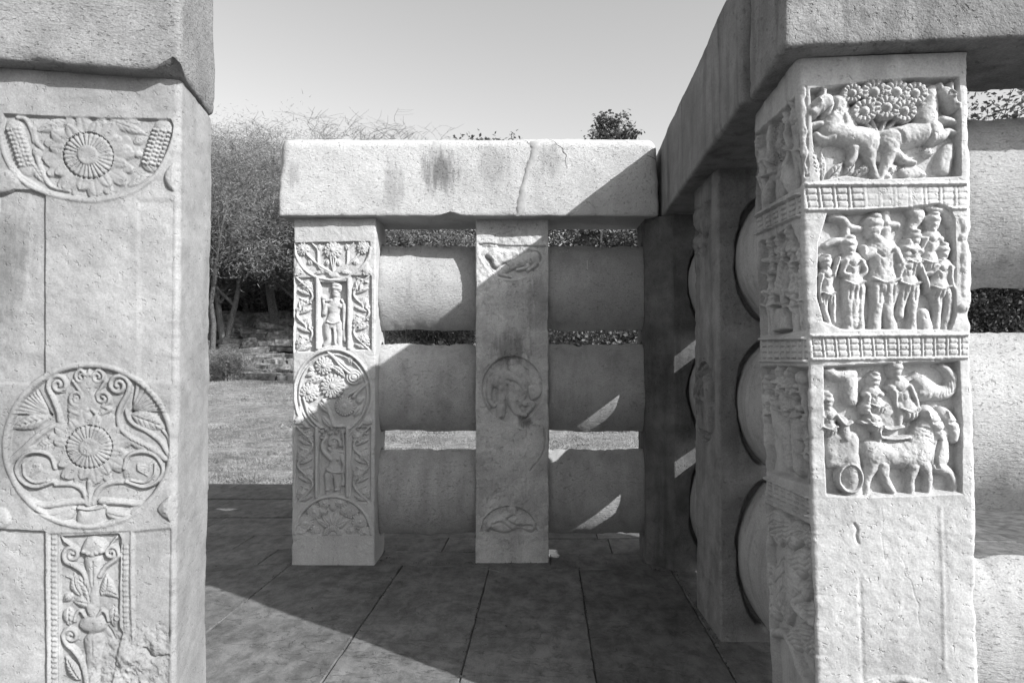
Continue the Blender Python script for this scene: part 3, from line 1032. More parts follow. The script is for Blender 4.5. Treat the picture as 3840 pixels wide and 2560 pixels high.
def carve_right(c):
    B = -0.031
    H = .036
    # ---------------- upper panel: two rearing beasts and a lotus bush
    c.view(2950, 200, .7013)
    p1 = c.lab('animal_panel')
    c.sink([(122, 190), (340, 160), (640, 135), (925, 122), (935, 400), (932, 660), (700, 668), (450, 675), (320, 655), (180, 685), (140, 480)], B, 16)
    c.lab('lotus_bush', p1)
    for x in (425, 470, 545, 600): c.stroke([(x, 350), ((x + 510) / 2, 390), (508, 440)], 13, .018, None, B)
    for x, y, r in ((470, 206, 64), (588, 206, 64), (690, 212, 60), (420, 306, 60), (537, 290, 62), (632, 308, 58), (352, 212, 50)):
        r *= 1.06
        c.oval((x, y), r, r, .028, 0, B, -1, .6)
        c.ribs((x, y), 13, r * .30, r * .97, .009, B + .025, -1, 1.0, .75)
        c.oval((x, y), r * .42, r * .42, .004, 0, B + .030, -1, .8)
        c.groove(circle(x, y, r * .44, r * .44, 0, 360, 20), r * .07, .006)
        c.oval((x, y), r * .26, r * .26, .012, 0, B + .029)
    c.stroke([(506, 420), (508, 560)], 26, .018, 18, B)
    c.lab('rearing_beast', p1)
    c.stroke([(300, 270), (330, 340), (330, 400)], [45, 60, 66], H * .85, None, B)
    c.stroke([(245, 400), (340, 425), (450, 450)], [62, 68, 66], H, None, B)
    c.oval((448, 468), 66, 84, H * 1.02, 0, B)
    c.stroke([(290, 260), (260, 330), (240, 390)], [58, 62, 52], H, None, B)
    c.stroke([(212, 250), (180, 275), (150, 312)], [46, 44, 32], H * 1.3, None, B)
    c.stroke([(150, 300), (135, 312)], 24, H * 1.15, None, B)
    c.stroke([(190, 235), (165, 252)], 14, H * 1.38, None, B)
    c.groove([(248, 222), (262, 265), (240, 318), (200, 345)], 6, .009)
    c.groove([(140, 330), (165, 332), (190, 318)], 5, .008)
    c.oval((172, 262), 10, 8, .010, 0, B + H * 1.15)
    c.stroke([(205, 195), (200, 232)], 20, H * .9, None, B)
    c.stroke([(255, 440), (215, 452), (172, 425)], [34, 27, 22], H * .9, None, B)
    c.stroke([(190, 370), (150, 378)], 24, H * .8, None, B)
    c.stroke([(455, 510), (468, 580), (492, 640), (520, 655)], [44, 28, 22, 22], H * .9, None, B)
    c.stroke([(375, 500), (372, 545), (352, 575)], [34, 25, 22], H * .8, None, B)
    for t in range(5): c.groove([(255 + t * 14, 290 + t * 6), (268 + t * 12, 330 + t * 8)], 5, .004)
    c.lab('rearing_beast', p1)
    c.stroke([(800, 200), (775, 280), (760, 350)], [48, 58, 64], H, None, B)
    c.stroke([(790, 400), (680, 425), (570, 448)], [66, 66, 66], H, None, B)
    c.oval((562, 470), 64, 82, H * 1.02, 0, B)
    c.stroke([(848, 210), (875, 240), (902, 280)], [44, 42, 32], H * 1.3, None, B)
    c.stroke([(900, 268), (918, 275)], 24, H * 1.15, None, B)
    c.stroke([(868, 205), (892, 222)], 13, H * 1.38, None, B)
    c.groove([(815, 190), (822, 250), (846, 300)], 6, .009)
    c.groove([(866, 296), (888, 304), (912, 298)], 5, .008)
    c.stroke([(828, 165), (838, 195)], 20, H * .95, None, B)
    c.stroke([(888, 160), (888, 190)], 17, H * .9, None, B)
    c.oval((884, 236), 10, 8, .010, 0, B + H * 1.15)
    c.stroke([(795, 440), (850, 430), (885, 405), (922, 418)], [44, 28, 22, 18], H * .95, None, B)
    c.stroke([(850, 345), (890, 350), (925, 362)], [28, 22, 20], H * .8, None, B)
    c.stroke([(575, 520), (545, 590), (520, 650)], [44, 28, 22], H * .9, None, B)
    c.stroke([(600, 530), (645, 560), (700, 576)], [38, 26, 18], H * .85, None, B)
    c.groove([(770, 380), (775, 440), (760, 480)], 7, .005)
    c.groove([(545, 400), (600, 410), (625, 470)], 7, .005)
    c.cur = p1
    c.leaf((185, 680), (145, 480), 28, .018, B, veins=6)
    c.leaf((210, 670), (205, 500), 22, .014, B)
    c.leaf((240, 660), (330, 560), 26, .014, B)
    c.leaf((330, 640), (390, 570), 28, .014, B)
    c.leaf((380, 650), (440, 590), 26, .014, B)
    c.flower((435, 610), 28, .014, 8, None, B + .004)
    c.flower((575, 605), 30, .014, 8, None, B + .004)
    c.flower((778, 518), 26, .014, 8, None, B + .004)
    c.fill([(810, 600), (850, 490), (920, 470), (900, 630), (850, 640)], .020, 35, B)
    c.fill([(620, 610), (700, 580), (780, 640), (700, 660), (640, 655)], .014, 28, B)
    c.fill([(480, 640), (540, 600), (590, 650), (560, 670)], .018, 30, B)
    # wavy border left of the panel
    bd = c.lab('wavy_border')
    c.sink([(62, 175), (108, 170), (118, 400), (122, 660), (88, 670), (72, 400)], -.004, 8)
    for d in (0, 18):
        c.stroke([(72 + d + 6 * math.sin(i * 1.3) + i * .8, 180 + i * 22) for i in range(22)], 8, .005, None, -.004)
    # ---------------- carved railing, eroded to the right
    c.lab('carved_railing')
    balustrade(c, (88, 695), (985, 690), (985, 835), (110, 845), 11, .005, lambda s: 1.0 if s < .28 else (.25 if s < .72 else .55))
    # ---------------- middle panel: group of standing figures
    p2 = c.lab('figure_panel')
    c.sink([(215, 852), (500, 832), (720, 815), (810, 800), (870, 822), (900, 880), (905, 1020), (905, 1250), (910, 1400), (880, 1482), (460, 1482), (300, 1480), (195, 1435), (160, 1300), (165, 1010)], B, 16)
    c.lab('carved_tree', p2)
    c.stroke([(250, 868), (310, 880), (345, 920), (410, 930)], [22, 26, 24, 18], .026, None, B)
    c.stroke([(335, 920), (325, 990), (270, 1000), (225, 1020)], [22, 26, 22, 18], .024, None, B)
    c.stroke([(540, 840), (555, 900), (610, 910)], [32, 28, 22], .024, None, B)
    c.stroke([(690, 830), (720, 860), (690, 930)], [34, 40, 28], .026, None, B)
    c.stroke([(740, 810), (810, 830), (860, 840), (900, 900)], [18, 24, 26, 28], .026, None, B)
    c.stroke([(540, 1000), (550, 940)], 30, .026, None, B)
    c.lab('carved_column', p2)
    c.stroke([(945, 890), (955, 960), (952, 1100), (950, 1290)], [38, 36, 38, 34], .030, None, B + .006)
    c.stroke([(945, 985), (965, 985)], 34, .034, None, B + .006)
    c.oval((948, 1360), 44, 40, .036, 0, B + .006)
    for (head, hr, sh, hip, legs, arms, w) in (
            ((220, 1118), 38, (225, 1180), (232, 1290), [[(215, 1300), (212, 1370), (240, 1440), (250, 1470)], [(250, 1300), (258, 1370), (262, 1430)]], [[(195, 1185), (180, 1250), (190, 1330)], [(258, 1180), (275, 1130), (290, 1090)]], 40),
            ((345, 1030), 52, (365, 1110), (370, 1235), [[(350, 1250), (345, 1350), (355, 1450), (345, 1470)], [(400, 1250), (405, 1350), (410, 1470)], [(375, 1260), (375, 1450)]], [[(325, 1110), (310, 1170), (370, 1185)], [(405, 1110), (430, 1160), (400, 1190)]], 56),
            ((478, 925), 62, (530, 1050), (540, 1225), [[(500, 1240), (500, 1340), (488, 1470)], [(580, 1240), (555, 1360), (580, 1470)]], [[(470, 1060), (430, 1080), (425, 1035)], [(590, 1050), (620, 1110), (600, 1060)]], 76),
            ((655, 1060), 50, (665, 1130), (665, 1240), [[(645, 1260), (630, 1330), (620, 1400)], [(690, 1260), (690, 1360), (690, 1470)]], [[(630, 1130), (610, 1180), (620, 1230)], [(705, 1110), (750, 1200), (770, 1270)]], 58),
            ((700, 990), 44, (690, 1050), (700, 1120), [], [[(660, 1000), (640, 1060)]], 46),
            ((798, 900), 46, (790, 985), (780, 1120), [], [[(755, 990), (735, 1040)]], 50),
            ((845, 1062), 46, (845, 1140), (830, 1260), [[(815, 1270), (825, 1350), (820, 1460)], [(860, 1270), (885, 1340), (860, 1470)]], [[(810, 1140), (780, 1170), (750, 1175)], [(880, 1140), (890, 1230), (930, 1300)]], 54)):
        c.lab('carved_figure', p2)
        figure(c, head, hr * 1.06, sh, hip, legs, arms, w * 1.14, H, B)
    c.lab('carved_figure', p2)
    c.stroke([(750, 1390), (760, 1460)], [34, 44], .026, None, B)
    # ---------------- lower carved railing
    c.view(2950, 1250, .8357)
    c.lab('carved_railing')
    balustrade(c, (105, 5), (835, 0), (838, 112), (120, 122), 13, .005)
    p3 = c.lab('chariot_panel')
    c.sink([(165, 148), (420, 134), (780, 122), (790, 420), (788, 718), (560, 730), (300, 735), (178, 728), (168, 450)], B, 14)
    c.lab('palm_capital', p3)
    c.fill([(165, 165), (215, 145), (240, 160), (320, 160), (335, 195), (300, 225), (260, 220), (215, 212)], .028, 30, B)
    c.stroke([(295, 210), (300, 300)], [40, 34], .028, None, B)
    for (head, hr, sh, hip, legs, arms, w) in (
            ((192, 310), 34, (200, 370), (200, 430), [], [[(230, 370), (265, 410), (300, 400)]], 38),
            ((405, 215), 34, (400, 270), (420, 330), [], [[(375, 280), (370, 330), (385, 385)]], 38),
            ((500, 165), 40, (520, 240), (560, 350), [[(520, 330), (515, 400)], [(580, 340), (605, 350)]], [[(490, 260), (500, 330)], [(560, 240), (590, 300), (600, 350)]], 46),
            ((365, 340), 30, (395, 385), (415, 420), [], [[(380, 400), (430, 410)]], 30)):
        c.lab('carved_figure', p3)
        figure(c, head, hr * 1.06, sh, hip, legs, arms, w * 1.14, H, B)
    c.lab('carved_elephant', p3)
    c.fill([(575, 240), (605, 190), (660, 215), (690, 250), (660, 300), (600, 310), (570, 280)], H, 45, B)
    c.stroke([(620, 240), (690, 268), (742, 258), (765, 212), (745, 172), (715, 148)], [52, 38, 32, 27, 22, 17], H, None, B)
    for t in range(6): c.groove([(690 + t * 14, 285 - t * 5), (706 + t * 10, 240 - t * 6)], 3, .003, False)
    c.stroke([(560, 210), (600, 185)], 12, .020, None, B)
    c.stroke([(450, 330), (480, 400)], 70, .022, 50, B)
    c.lab('chariot', p3)
    c.fill([(175, 470), (230, 440), (330, 450), (345, 560), (340, 715), (260, 720), (240, 620), (190, 600)], .024, 40, B)
    c.stroke([(265, 400), (275, 470)], [26, 30], .030, None, B)
    c.stroke([(300, 570), (310, 720)], [50, 46], .030, None, B)
    c.stroke([(345, 400), (420, 412), (470, 432), (530, 420)], 11, .030, None, B)
    c.stroke([(425, 430), (430, 465), (490, 475), (560, 468)], 10, .030, None, B)
    c.stroke([(395, 380), (420, 440), (425, 480)], [26, 20, 16], .032, None, B)
    c.lab('carved_horse', p3)
    c.stroke([(690, 560), (700, 470), (735, 390)], [56, 46, 40], H * .85, None, B)
    c.stroke([(715, 365), (755, 420), (760, 475)], [36, 36, 26], H, None, B)
    c.stroke([(690, 600), (745, 630), (768, 680), (765, 720)], [34, 24, 18, 18], H * .85, None, B)
    c.lab('carved_horse', p3)
    c.stroke([(405, 545), (500, 548), (600, 545)], [70, 64, 74], H, None, B)
    c.oval((395, 550), 56, 70, H * 1.03, 0, B)
    c.stroke([(605, 540), (630, 450), (650, 385)], [74, 56, 44], H, None, B)
    c.stroke([(640, 360), (680, 410), (700, 470)], [40, 38, 28], H * 1.08, None, B)
    for L in ([(440, 590), (455, 650), (490, 715)], [(395, 590), (375, 650), (365, 722)], [(575, 600), (570, 660), (575, 722)], [(625, 590), (650, 640), (650, 722)]):
        c.stroke(L, [38, 22, 19], H * .9, None, B)
    c.stroke([(632, 350), (640, 378)], 12, H * 1.2, None, B)
    c.stroke([(722, 352), (728, 376)], 11, H * 1.1, None, B)
    c.groove([(662, 400), (690, 395)], 5, .007, False)
    c.groove([(676, 440), (712, 432)], 5, .007, False)
    c.groove([(735, 400), (772, 398)], 5, .007, False)
    c.groove([(690, 480), (672, 560), (680, 600)], 6, .010)
    c.groove([(350, 500), (342, 560), (350, 600)], 6, .006)
    c.stroke(circle(290, 650, 52, 62, 0, 360, 25), 12, H * .95, None, B, n=1)
    for t in range(4): c.groove([(600 + t * 12, 420 + t * 20), (640 + t * 8, 430 + t * 22)], 4, .003)
    # plain lower shaft: cracks and a ring at the foot
    c.cur = 0
    c.groove([(304, 855), (318, 880), (312, 905), (322, 940)], 6, .005)
    c.groove([(425, 780), (432, 850), (428, 920), (440, 1010)], 2, .0008)
    c.groove([(510, 1000), (530, 1040), (526, 1080), (556, 1110), (575, 1180), (592, 1220), (588, 1270), (604, 1330)], 2.2, .0011)
    c.groove([(330, 1100), (335, 1300), (345, 1560)], 10, .002)
    c.groove([(690, 780), (700, 1100), (710, 1500)], 9, -.002)
    rb = c.lab('half_medallion')
    c.stroke(circle(500, 1900, 330, 350, 180, 360, 25), 18, .008, None, 0)
    wear(c, .0022, B + .012, 91, 34)
    c.roughen(.0018, 9, 60, .4)


def carve_right_side(c):
    B, H = -0.024, .026
    c.view(2760, 300, .7017)
    p1 = c.lab('wheel_panel')
    c.sink([(62, 318), (150, 240), (318, 92), (335, 300), (352, 565), (230, 640), (108, 712), (75, 560)], B, 22)
    c.lab('carved_wheel', p1)
    c.petals((193, 345), 24, 8, 120, .55, .012, 0, B, -1, .1, 0)
    th = np.linspace(0, 2 * math.pi, 40)
    uc, vc = c.P([(193, 345)])[0]
    vw = c.vw; c.view(); k0 = .108
    c.stroke([(uc + k0 * math.cos(t), vc + k0 * math.sin(t)) for t in th], .017, .018, None, B, n=1)
    c.oval((uc, vc), .022, .022, .018, 0, B)
    c.view(*vw)
    c.stroke([(200, 480), (205, 600)], [44, 70], .018, None, B)
    for (head, hr, sh, hip, legs, arms, w) in (
            ((285, 120), 44, (296, 210), (300, 380), [[(290, 400), (295, 480), (300, 575)], [(315, 400), (322, 480), (325, 560)]], [[(270, 230), (255, 300), (262, 350)], [(318, 210), (325, 280)]], 70),
            ((100, 345), 44, (112, 420), (120, 520), [[(112, 540), (118, 600), (122, 650)], [(132, 540), (140, 620)]], [[(92, 430), (85, 500)], [(135, 420), (150, 470)]], 64)):
        c.lab('carved_figure', p1)
        figure(c, head, hr, sh, hip, legs, arms, w, H, B)
    c.lab('crouching_beast', p1)
    c.stroke([(240, 510), (265, 540), (280, 600)], [60, 66, 50], H, None, B)
    c.lab('crouching_beast', p1)
    c.stroke([(165, 560), (145, 620), (135, 680)], [50, 60, 46], H, None, B)
    c.lab('carved_railing')
    balustrade(c, (100, 728), (362, 590), (368, 720), (112, 830), 6, .007)
    p2 = c.lab('throne_panel')
    c.sink([(122, 862), (200, 838), (300, 768), (345, 880), (360, 1340), (240, 1365), (108, 1375), (110, 1100)], B, 22)
    c.lab('stone_throne', p2)
    c.fill([(190, 1248), (212, 1215), (258, 1215), (268, 1335), (182, 1350)], H, 14, B, curve=False)
    c.lab('carved_tree', p2)
    c.stroke([(225, 920), (215, 1050), (215, 1200)], [70, 110, 50], .020, None, B)
    for i in range(18): c.oval((200 + (i * 37) % 48, 910 + (i * 53) % 240), 20, 24, .010, 0, B + .014)
    for (head, hr, sh, hip, legs, arms, w) in (
            ((165, 880), 50, (168, 960), (165, 1040), [], [], 50), ((265, 830), 50, (272, 900), (285, 980), [], [], 54),
            ((165, 1060), 42, (165, 1130), (160, 1210), [[(155, 1230), (150, 1290), (150, 1350)], [(172, 1230), (175, 1350)]], [[(148, 1130), (140, 1190)]], 52),
            ((282, 1040), 52, (282, 1120), (285, 1210), [[(278, 1230), (280, 1290), (285, 1350)], [(300, 1230), (300, 1340)]], [[(262, 1120), (262, 1150), (290, 1160)]], 60),
            ((330, 950), 50, (332, 1040), (332, 1180), [[(325, 1200), (328, 1330)], [(345, 1200), (345, 1320)]], [[(315, 1050), (312, 1130)]], 58),
            ((210, 870), 40, (212, 920), (214, 950), [], [], 36)):
        c.lab('carved_figure', p2)
        figure(c, head, hr, sh, hip, legs, arms, w, H, B)
    c.lab('carved_railing')
    balustrade(c, (104, 1378), (385, 1372), (385, 1508), (106, 1508), 9, .007)
    c.view(2800, 1300, .804)
    p3 = c.lab('procession_panel')
    c.sink([(50, 90), (160, 85), (272, 90), (285, 350), (300, 650), (180, 620), (62, 575), (55, 300)], B, 20)
    c.lab('carved_elephant', p3)
    c.stroke([(110, 300), (130, 350), (160, 420), (165, 520)], [66, 90, 80, 60], H * 1.05, None, B)
    c.stroke([(210, 360), (210, 460), (215, 560)], [66, 60, 50], H, None, B)
    c.stroke([(75, 380), (70, 425)], [40, 50], H, None, B)
    for (head, hr, sh, hip, legs, arms, w) in (
            ((150, 190), 50, (152, 260), (165, 300), [], [[(120, 240), (90, 250)]], 56), ((185, 215), 48, (195, 280), (205, 330), [], [], 54),
            ((180, 145), 46, (190, 180), (200, 220), [], [], 40), ((80, 180), 46, (78, 250), (72, 320), [], [], 50),
            ((255, 355), 40, (258, 420), (260, 500), [], [], 44), ((140, 120), 40, (140, 160), (135, 200), [], [], 40)):
        c.lab('carved_figure', p3)
        figure(c, head, hr, sh, hip, legs, arms, w, H, B)
    c.cur = p3
    c.stroke([(225, 140), (240, 240), (262, 340)], 26, .022, 18, B)
    c.oval((230, 145), 50, 40, .026, 0, B)
    c.lab('carved_railing')
    balustrade(c, (60, 595), (300, 702), (308, 800), (64, 690), 8, .007)
    p4 = c.lab('foliage_panel')
    c.sink([(70, 715), (190, 775), (310, 830), (322, 1200), (335, 1800), (60, 1800), (65, 1200)], B, 20)
    for (a, b, w) in (((85, 760), (75, 960), 44), ((110, 750), (130, 930), 60), ((160, 800), (150, 920), 70), ((205, 800), (190, 950), 46), ((235, 820), (225, 900), 44), ((270, 830), (275, 950), 60),
                      ((85, 1000), (80, 1150), 50), ((105, 1020), (115, 1280), 60), ((170, 930), (165, 1300), 56), ((230, 930), (225, 1080), 56), ((285, 930), (275, 1080), 50),
                      ((200, 1110), (270, 1150), 46), ((215, 1170), (300, 1290), 50), ((225, 1280), (240, 1400), 56), ((200, 1300), (210, 1420), 50), ((290, 1330), (300, 1480), 60)):
        c.lab('carved_leaf', p4)
        c.leaf(a, b, w, .022, B, veins=4)
    c.cur = p4
    c.stroke([(215, 1110), (245, 1130), (260, 1160), (210, 1190), (240, 1240), (295, 1290)], 24, .026, None, B)
    c.stroke([(65, 1568), (60, 1420), (85, 1350), (125, 1330), (165, 1350), (200, 1420), (230, 1500), (290, 1600)], 24, .024, None, B)
    wear(c, .004, B + .010, 93, 26)
    c.H *= 1.35
    c.roughen(.0022, 19, 40)


def carve_a(c):
    B = -.009
    c.view(1080, 880, .3826)
    top = c.lab('half_medallion')
    c.sink([(45, 80), (400, 70), (805, 65), (812, 200), (740, 320), (600, 405), (430, 445), (270, 415), (120, 300), (60, 200)], B, 8)
    c.stroke([(58, 130), (85, 220), (150, 330), (260, 410), (380, 440), (440, 445), (520, 440), (620, 395), (720, 320), (790, 220), (808, 130)], 17, .010, None, B + .003)
    for x, y, r in ((140, 140, 62), (435, 150, 88), (735, 125, 66)):
        c.lab('lotus_flower', top)
        c.flower((x, y), r, .011, 12, None, B)
    c.cur = top
    for s in (-1, 1):
        m = lambda x: 435 + s * (x - 435)
        c.stroke([(440, 380), (m(520), 330), (m(620), 260), (m(690), 190)], 17, .009, 13, B)
        c.stroke([(440, 390), (m(560), 330), (m(580), 250), (m(585), 150), (m(640), 80)], 15, .008, 10, B)
        c.leaf((m(500), 360), (m(640), 380), 22, .008, B)
        c.leaf((m(480), 240), (m(500), 310), 26, .008, B)
        c.leaf((m(650), 300), (m(670), 230), 34, .008, B)
        c.leaf((m(585), 160), (m(560), 80), 24, .007, B)
    for x in (412, 440, 465): c.stroke([(x, 230), (440, 370)], 9, .008, None, B)
    c.fill([(400, 370), (480, 365), (490, 410), (440, 430), (395, 405)], .010, 22, B)
    for x in (95, 772):
        c.lab('pine_cone')
        c.oval((x, 355), 46, 58, .014, 0, B + .003)
        for i in range(14): c.oval((x - 32 + (i % 4) * 21 + (i // 4 % 2) * 9, 345 + (i // 4) * 16), 11, 10, .004, 0, B + .012)
        c.stroke([(x, 310), (x + 4, 230)], 30, .009, 16, B + .003)
    # side strips with scrolling plants, between the medallions
    def strip(x0, x1, y0, y1, n, flip, seed):
        rg = random.Random(seed)
        sp = c.lab('scroll_strip')
        c.sink([(x0, y0), (x1, y0), (x1, y1), (x0, y1)], B, 8)
        w = x1 - x0
        xm = lambda t: x0 + w * (t if not flip else 1 - t)
        st = (y1 - y0) / n
        pts = []
        for i in range(n + 1): pts.append((xm(.12 if i % 2 == 0 else .88), y0 + i * st))
        c.stroke(pts, 13, .010, None, B, n=8)
        for i in range(n):
            yc = y0 + (i + .5) * st
            side = .64 if i % 2 == 0 else .36
            c.lab('lotus_flower', sp)
            if rg.random() < .65: c.flower((xm(side), yc), w * .27, .011, 11, None, B)
            else:
                c.oval((xm(side), yc), w * .20, w * .30, .011, 0, B)
                for d in (-.5, 0, .5): c.groove([(xm(side) + d * w * .18, yc - w * .2), (xm(side), yc + w * .25)], 5, .004)
            c.cur = sp
            c.leaf((xm(.15 if i % 2 == 0 else .85), yc + st * .15), (xm(.85 if i % 2 == 0 else .15), yc + st * .48), w * .10, .010, B, veins=3)
            c.leaf((xm(.15 if i % 2 == 0 else .85), yc - st * .1), (xm(.80 if i % 2 == 0 else .2), yc - st * .42), w * .08, .009, B, veins=3)
            c.leaf((xm(.9 if i % 2 == 0 else .1), yc + st * .1), (xm(.8 if i % 2 == 0 else .2), yc + st * .35), w * .09, .008, B, veins=2)

    strip(58, 262, 420, 1150, 4, False, 1)
    strip(615, 818, 400, 1130, 4, True, 2)
    niche = c.lab('figure_niche')
    c.sink([(312, 462), (430, 470), (575, 455), (578, 1110), (440, 1090), (312, 1110)], B - .006, 9)
    for x in (288, 598): c.stroke([(x, 440), (x, 1110)], 17, .006, None, 0, 0, flat=.5)
    c.lab('carved_figure', niche)
    b2 = B - .006
    figure(c, (460, 590), 48, (450, 690), (435, 850), [[(385, 880), (380, 960), (390, 1030), (360, 1080)], [(490, 880), (500, 960), (495, 1080), (470, 1085)]],
           [[(370, 690), (345, 770), (350, 700), (335, 630)], [(545, 690), (545, 790), (540, 920)]], 78, .015, b2)
    c.fill([(420, 480), (480, 462), (520, 500), (510, 560), (430, 560)], .015, 30, b2)
    for y in (500, 535, 570, 605): c.groove([(415, y), (515, y + 12)], 5, .003)
    c.stroke([(415, 640), (370, 650)], 16, .014, None, b2)
    c.stroke([(520, 640), (535, 660)], 16, .014, None, b2)
    c.oval((338, 615), 30, 30, .015, 0, b2)
    c.fill([(400, 845), (490, 850), (475, 900), (470, 1060), (440, 1060), (430, 930), (400, 930)], .013, 22, b2)
    c.stroke([(380, 850), (440, 870), (500, 850)], 14, .017, None, b2)
    c.stroke([(540, 920), (545, 990), (555, 1030)], [16, 20, 28], .012, None, b2)
    # middle medallion
    md = c.lab('lotus_medallion')
    c.sink(circle(440, 1560, 395, 450), B, 9)
    c.stroke(circle(440, 1560, 380, 436, 0, 360, 49), 17, .010, None, B + .004, n=2)
    c.stroke(circle(440, 1560, 335, 388, 0, 360, 49), 13, .008, None, B, n=2)
    for x, y, r, n in ((350, 1285, 88, 13), (435, 1485, 120, 16), (205, 1545, 92, 12), (555, 1680, 100, 22)):
        c.lab('lotus_flower', md)
        c.flower((x, y), r, .013, n, None, B)
    c.lab('lotus_bud', md)
    c.oval((645, 1395), 90, 80, .012, 0, B)
    for d in (.35, .65): c.groove(circle(645, 1395, 90 * d, 80 * d, 0, 360, 24), 6, .004)
    c.cur = md
    c.stroke([(390, 1150), (450, 1210), (520, 1290), (590, 1350)], 17, .011, 20, B)
    c.stroke([(400, 1155), (480, 1220), (570, 1300), (610, 1330)], 10, .010, None, B)
    c.leaf((430, 1290), (555, 1400), 44, .012, B, bend=-.1)
    c.leaf((330, 1400), (160, 1450), 40, .011, B)
    c.leaf((250, 1350), (160, 1390), 26, .010, B)
    c.leaf((250, 1330), (190, 1300), 26, .010, B)
    c.leaf((600, 1180), (610, 1280), 40, .010, B)
    c.stroke([(780, 1450), (700, 1520), (640, 1590)], 15, .011, 20, B)
    c.stroke([(770, 1470), (660, 1530), (560, 1590)], 13, .010, 16, B)
    c.leaf((300, 1640), (420, 1760), 40, .011, B)
    c.leaf((180, 1680), (300, 1830), 44, .011, B)
    c.leaf((330, 1780), (430, 1900), 36, .011, B)
    c.stroke([(340, 1620), (400, 1740), (440, 1860), (470, 1940)], 18, .011, 24, B)
    c.stroke([(150, 1600), (210, 1780), (330, 1900), (450, 1950)], 18, .010, 16, B)
    c.leaf((640, 1780), (740, 1660), 36, .011, B)
    c.leaf((660, 1640), (740, 1600), 36, .011, B)
    c.fill([(460, 1880), (540, 1870), (520, 1950), (450, 1970)], .010, 30, B)
    c.view(1080, 1480, .421)
    for x, y in ((100, 225), (710, 230)):
        c.lab('pine_cone')
        c.oval((x, y), 42, 50, .014, 0, B + .003)
        for i in range(12): c.oval((x - 28 + (i % 4) * 18 + (i // 4 % 2) * 8, y - 5 + (i // 4) * 15), 10, 9, .004, 0, B + .012)
        c.stroke([(x, y - 40), (x + 4, y - 110)], 26, .009, 16, B + .003)
    strip(62, 240, 290, 960, 4, False, 3)
    strip(560, 738, 290, 960, 4, True, 4)
    niche = c.lab('figure_niche')
    c.sink([(285, 300), (400, 285), (510, 290), (512, 905), (400, 885), (265, 905), (262, 500)], B - .006, 9)
    for x in (256, 530): c.stroke([(x, 300), (x, 900)], 15, .006, None, 0, 0, flat=.5)
    c.lab('carved_tree', niche)
    for x, y in ((290, 330), (330, 310), (380, 300), (440, 310), (480, 340), (310, 365), (360, 345), (420, 340), (470, 380), (295, 385)): c.leaf((x, y - 18), (x + 10, y + 22), 20, .012, b2, veins=1)
    c.stroke([(480, 340), (490, 420), (498, 560), (500, 700)], 14, .010, None, b2)
    c.lab('carved_figure', niche)
    figure(c, (405, 455), 46, (415, 545), (405, 690), [[(355, 720), (350, 790), (350, 850), (350, 885)], [(430, 720), (435, 790), (432, 850), (425, 885)]],
           [[(355, 550), (305, 490), (300, 440), (325, 390)], [(470, 545), (495, 620), (480, 690)]], 72, .015, b2)
    c.stroke([(365, 440), (375, 400), (410, 385), (450, 405), (460, 450)], 20, .015, None, b2)
    c.stroke([(360, 480), (380, 500)], 16, .014, None, b2)
    c.stroke([(440, 500), (480, 510)], 16, .013, None, b2)
    c.oval((380, 575), 26, 24, .018, 0, b2)
    c.oval((440, 575), 26, 24, .018, 0, b2)
    c.stroke([(345, 665), (400, 690), (470, 690)], 15, .018, None, b2)
    for x in (352, 430): c.stroke([(x - 18, 850), (x + 18, 850)], 9, .016, None, b2)
    c.groove([(395, 720), (392, 880)], 6, .004)
    c.stroke([(480, 690), (490, 760), (485, 800)], [14, 18, 24], .012, None, b2)
    bt = c.lab('half_medallion')
    c.sink([(70, 1245)] + [(400 + 345 * math.cos(R(t)), 1245 + 345 * math.sin(R(t))) for t in np.linspace(180, 360, 20)] + [(735, 1245)], B, 8)
    c.stroke([(400 + 340 * math.cos(R(t)), 1250 + 345 * math.sin(R(t))) for t in np.linspace(182, 358, 24)], 15, .010, None, B + .004, n=2)
    rg = random.Random(8)
    for x, y, r in ((230, 1040, 70), (560, 1030, 74), (155, 1140, 74), (640, 1130, 76), (110, 1225, 60), (680, 1225, 60), (320, 960, 50), (470, 960, 50), (240, 1215, 44), (560, 1210, 44), (300, 1040, 40), (500, 1040, 40)):
        c.lab('lotus_flower', bt)
        c.flower((x, y), r, .012, 18 if r > 60 else 11, None, B)
    c.lab('lotus_flower', bt)
    for a in (-62, -38, -14, 14, 38, 62):
        c.leaf((395, 1190), (395 + 165 * math.sin(R(a)), 1190 - 165 * math.cos(R(a))), 36, .012, B, veins=0)
    c.ribs((395, 1250), 26, 40, 90, .014, B)
    c.oval((395, 1250), 46, 46, .012, 0, B)
    c.stroke([(395, 920), (395, 1010)], [46, 26], .010, None, B)
    c.cur = 0
    vl = c.P([(400, 1247)])[0][1]
    low = c.V < vl
    c.H[low] = 0
    c.L[low] = 0
    c.H *= 1.65 + .5 * fbm(c.U[None, :] * 9, c.V[:, None] * 9, .2, 43, 3)
    c.roughen(.0008, 5, 90)


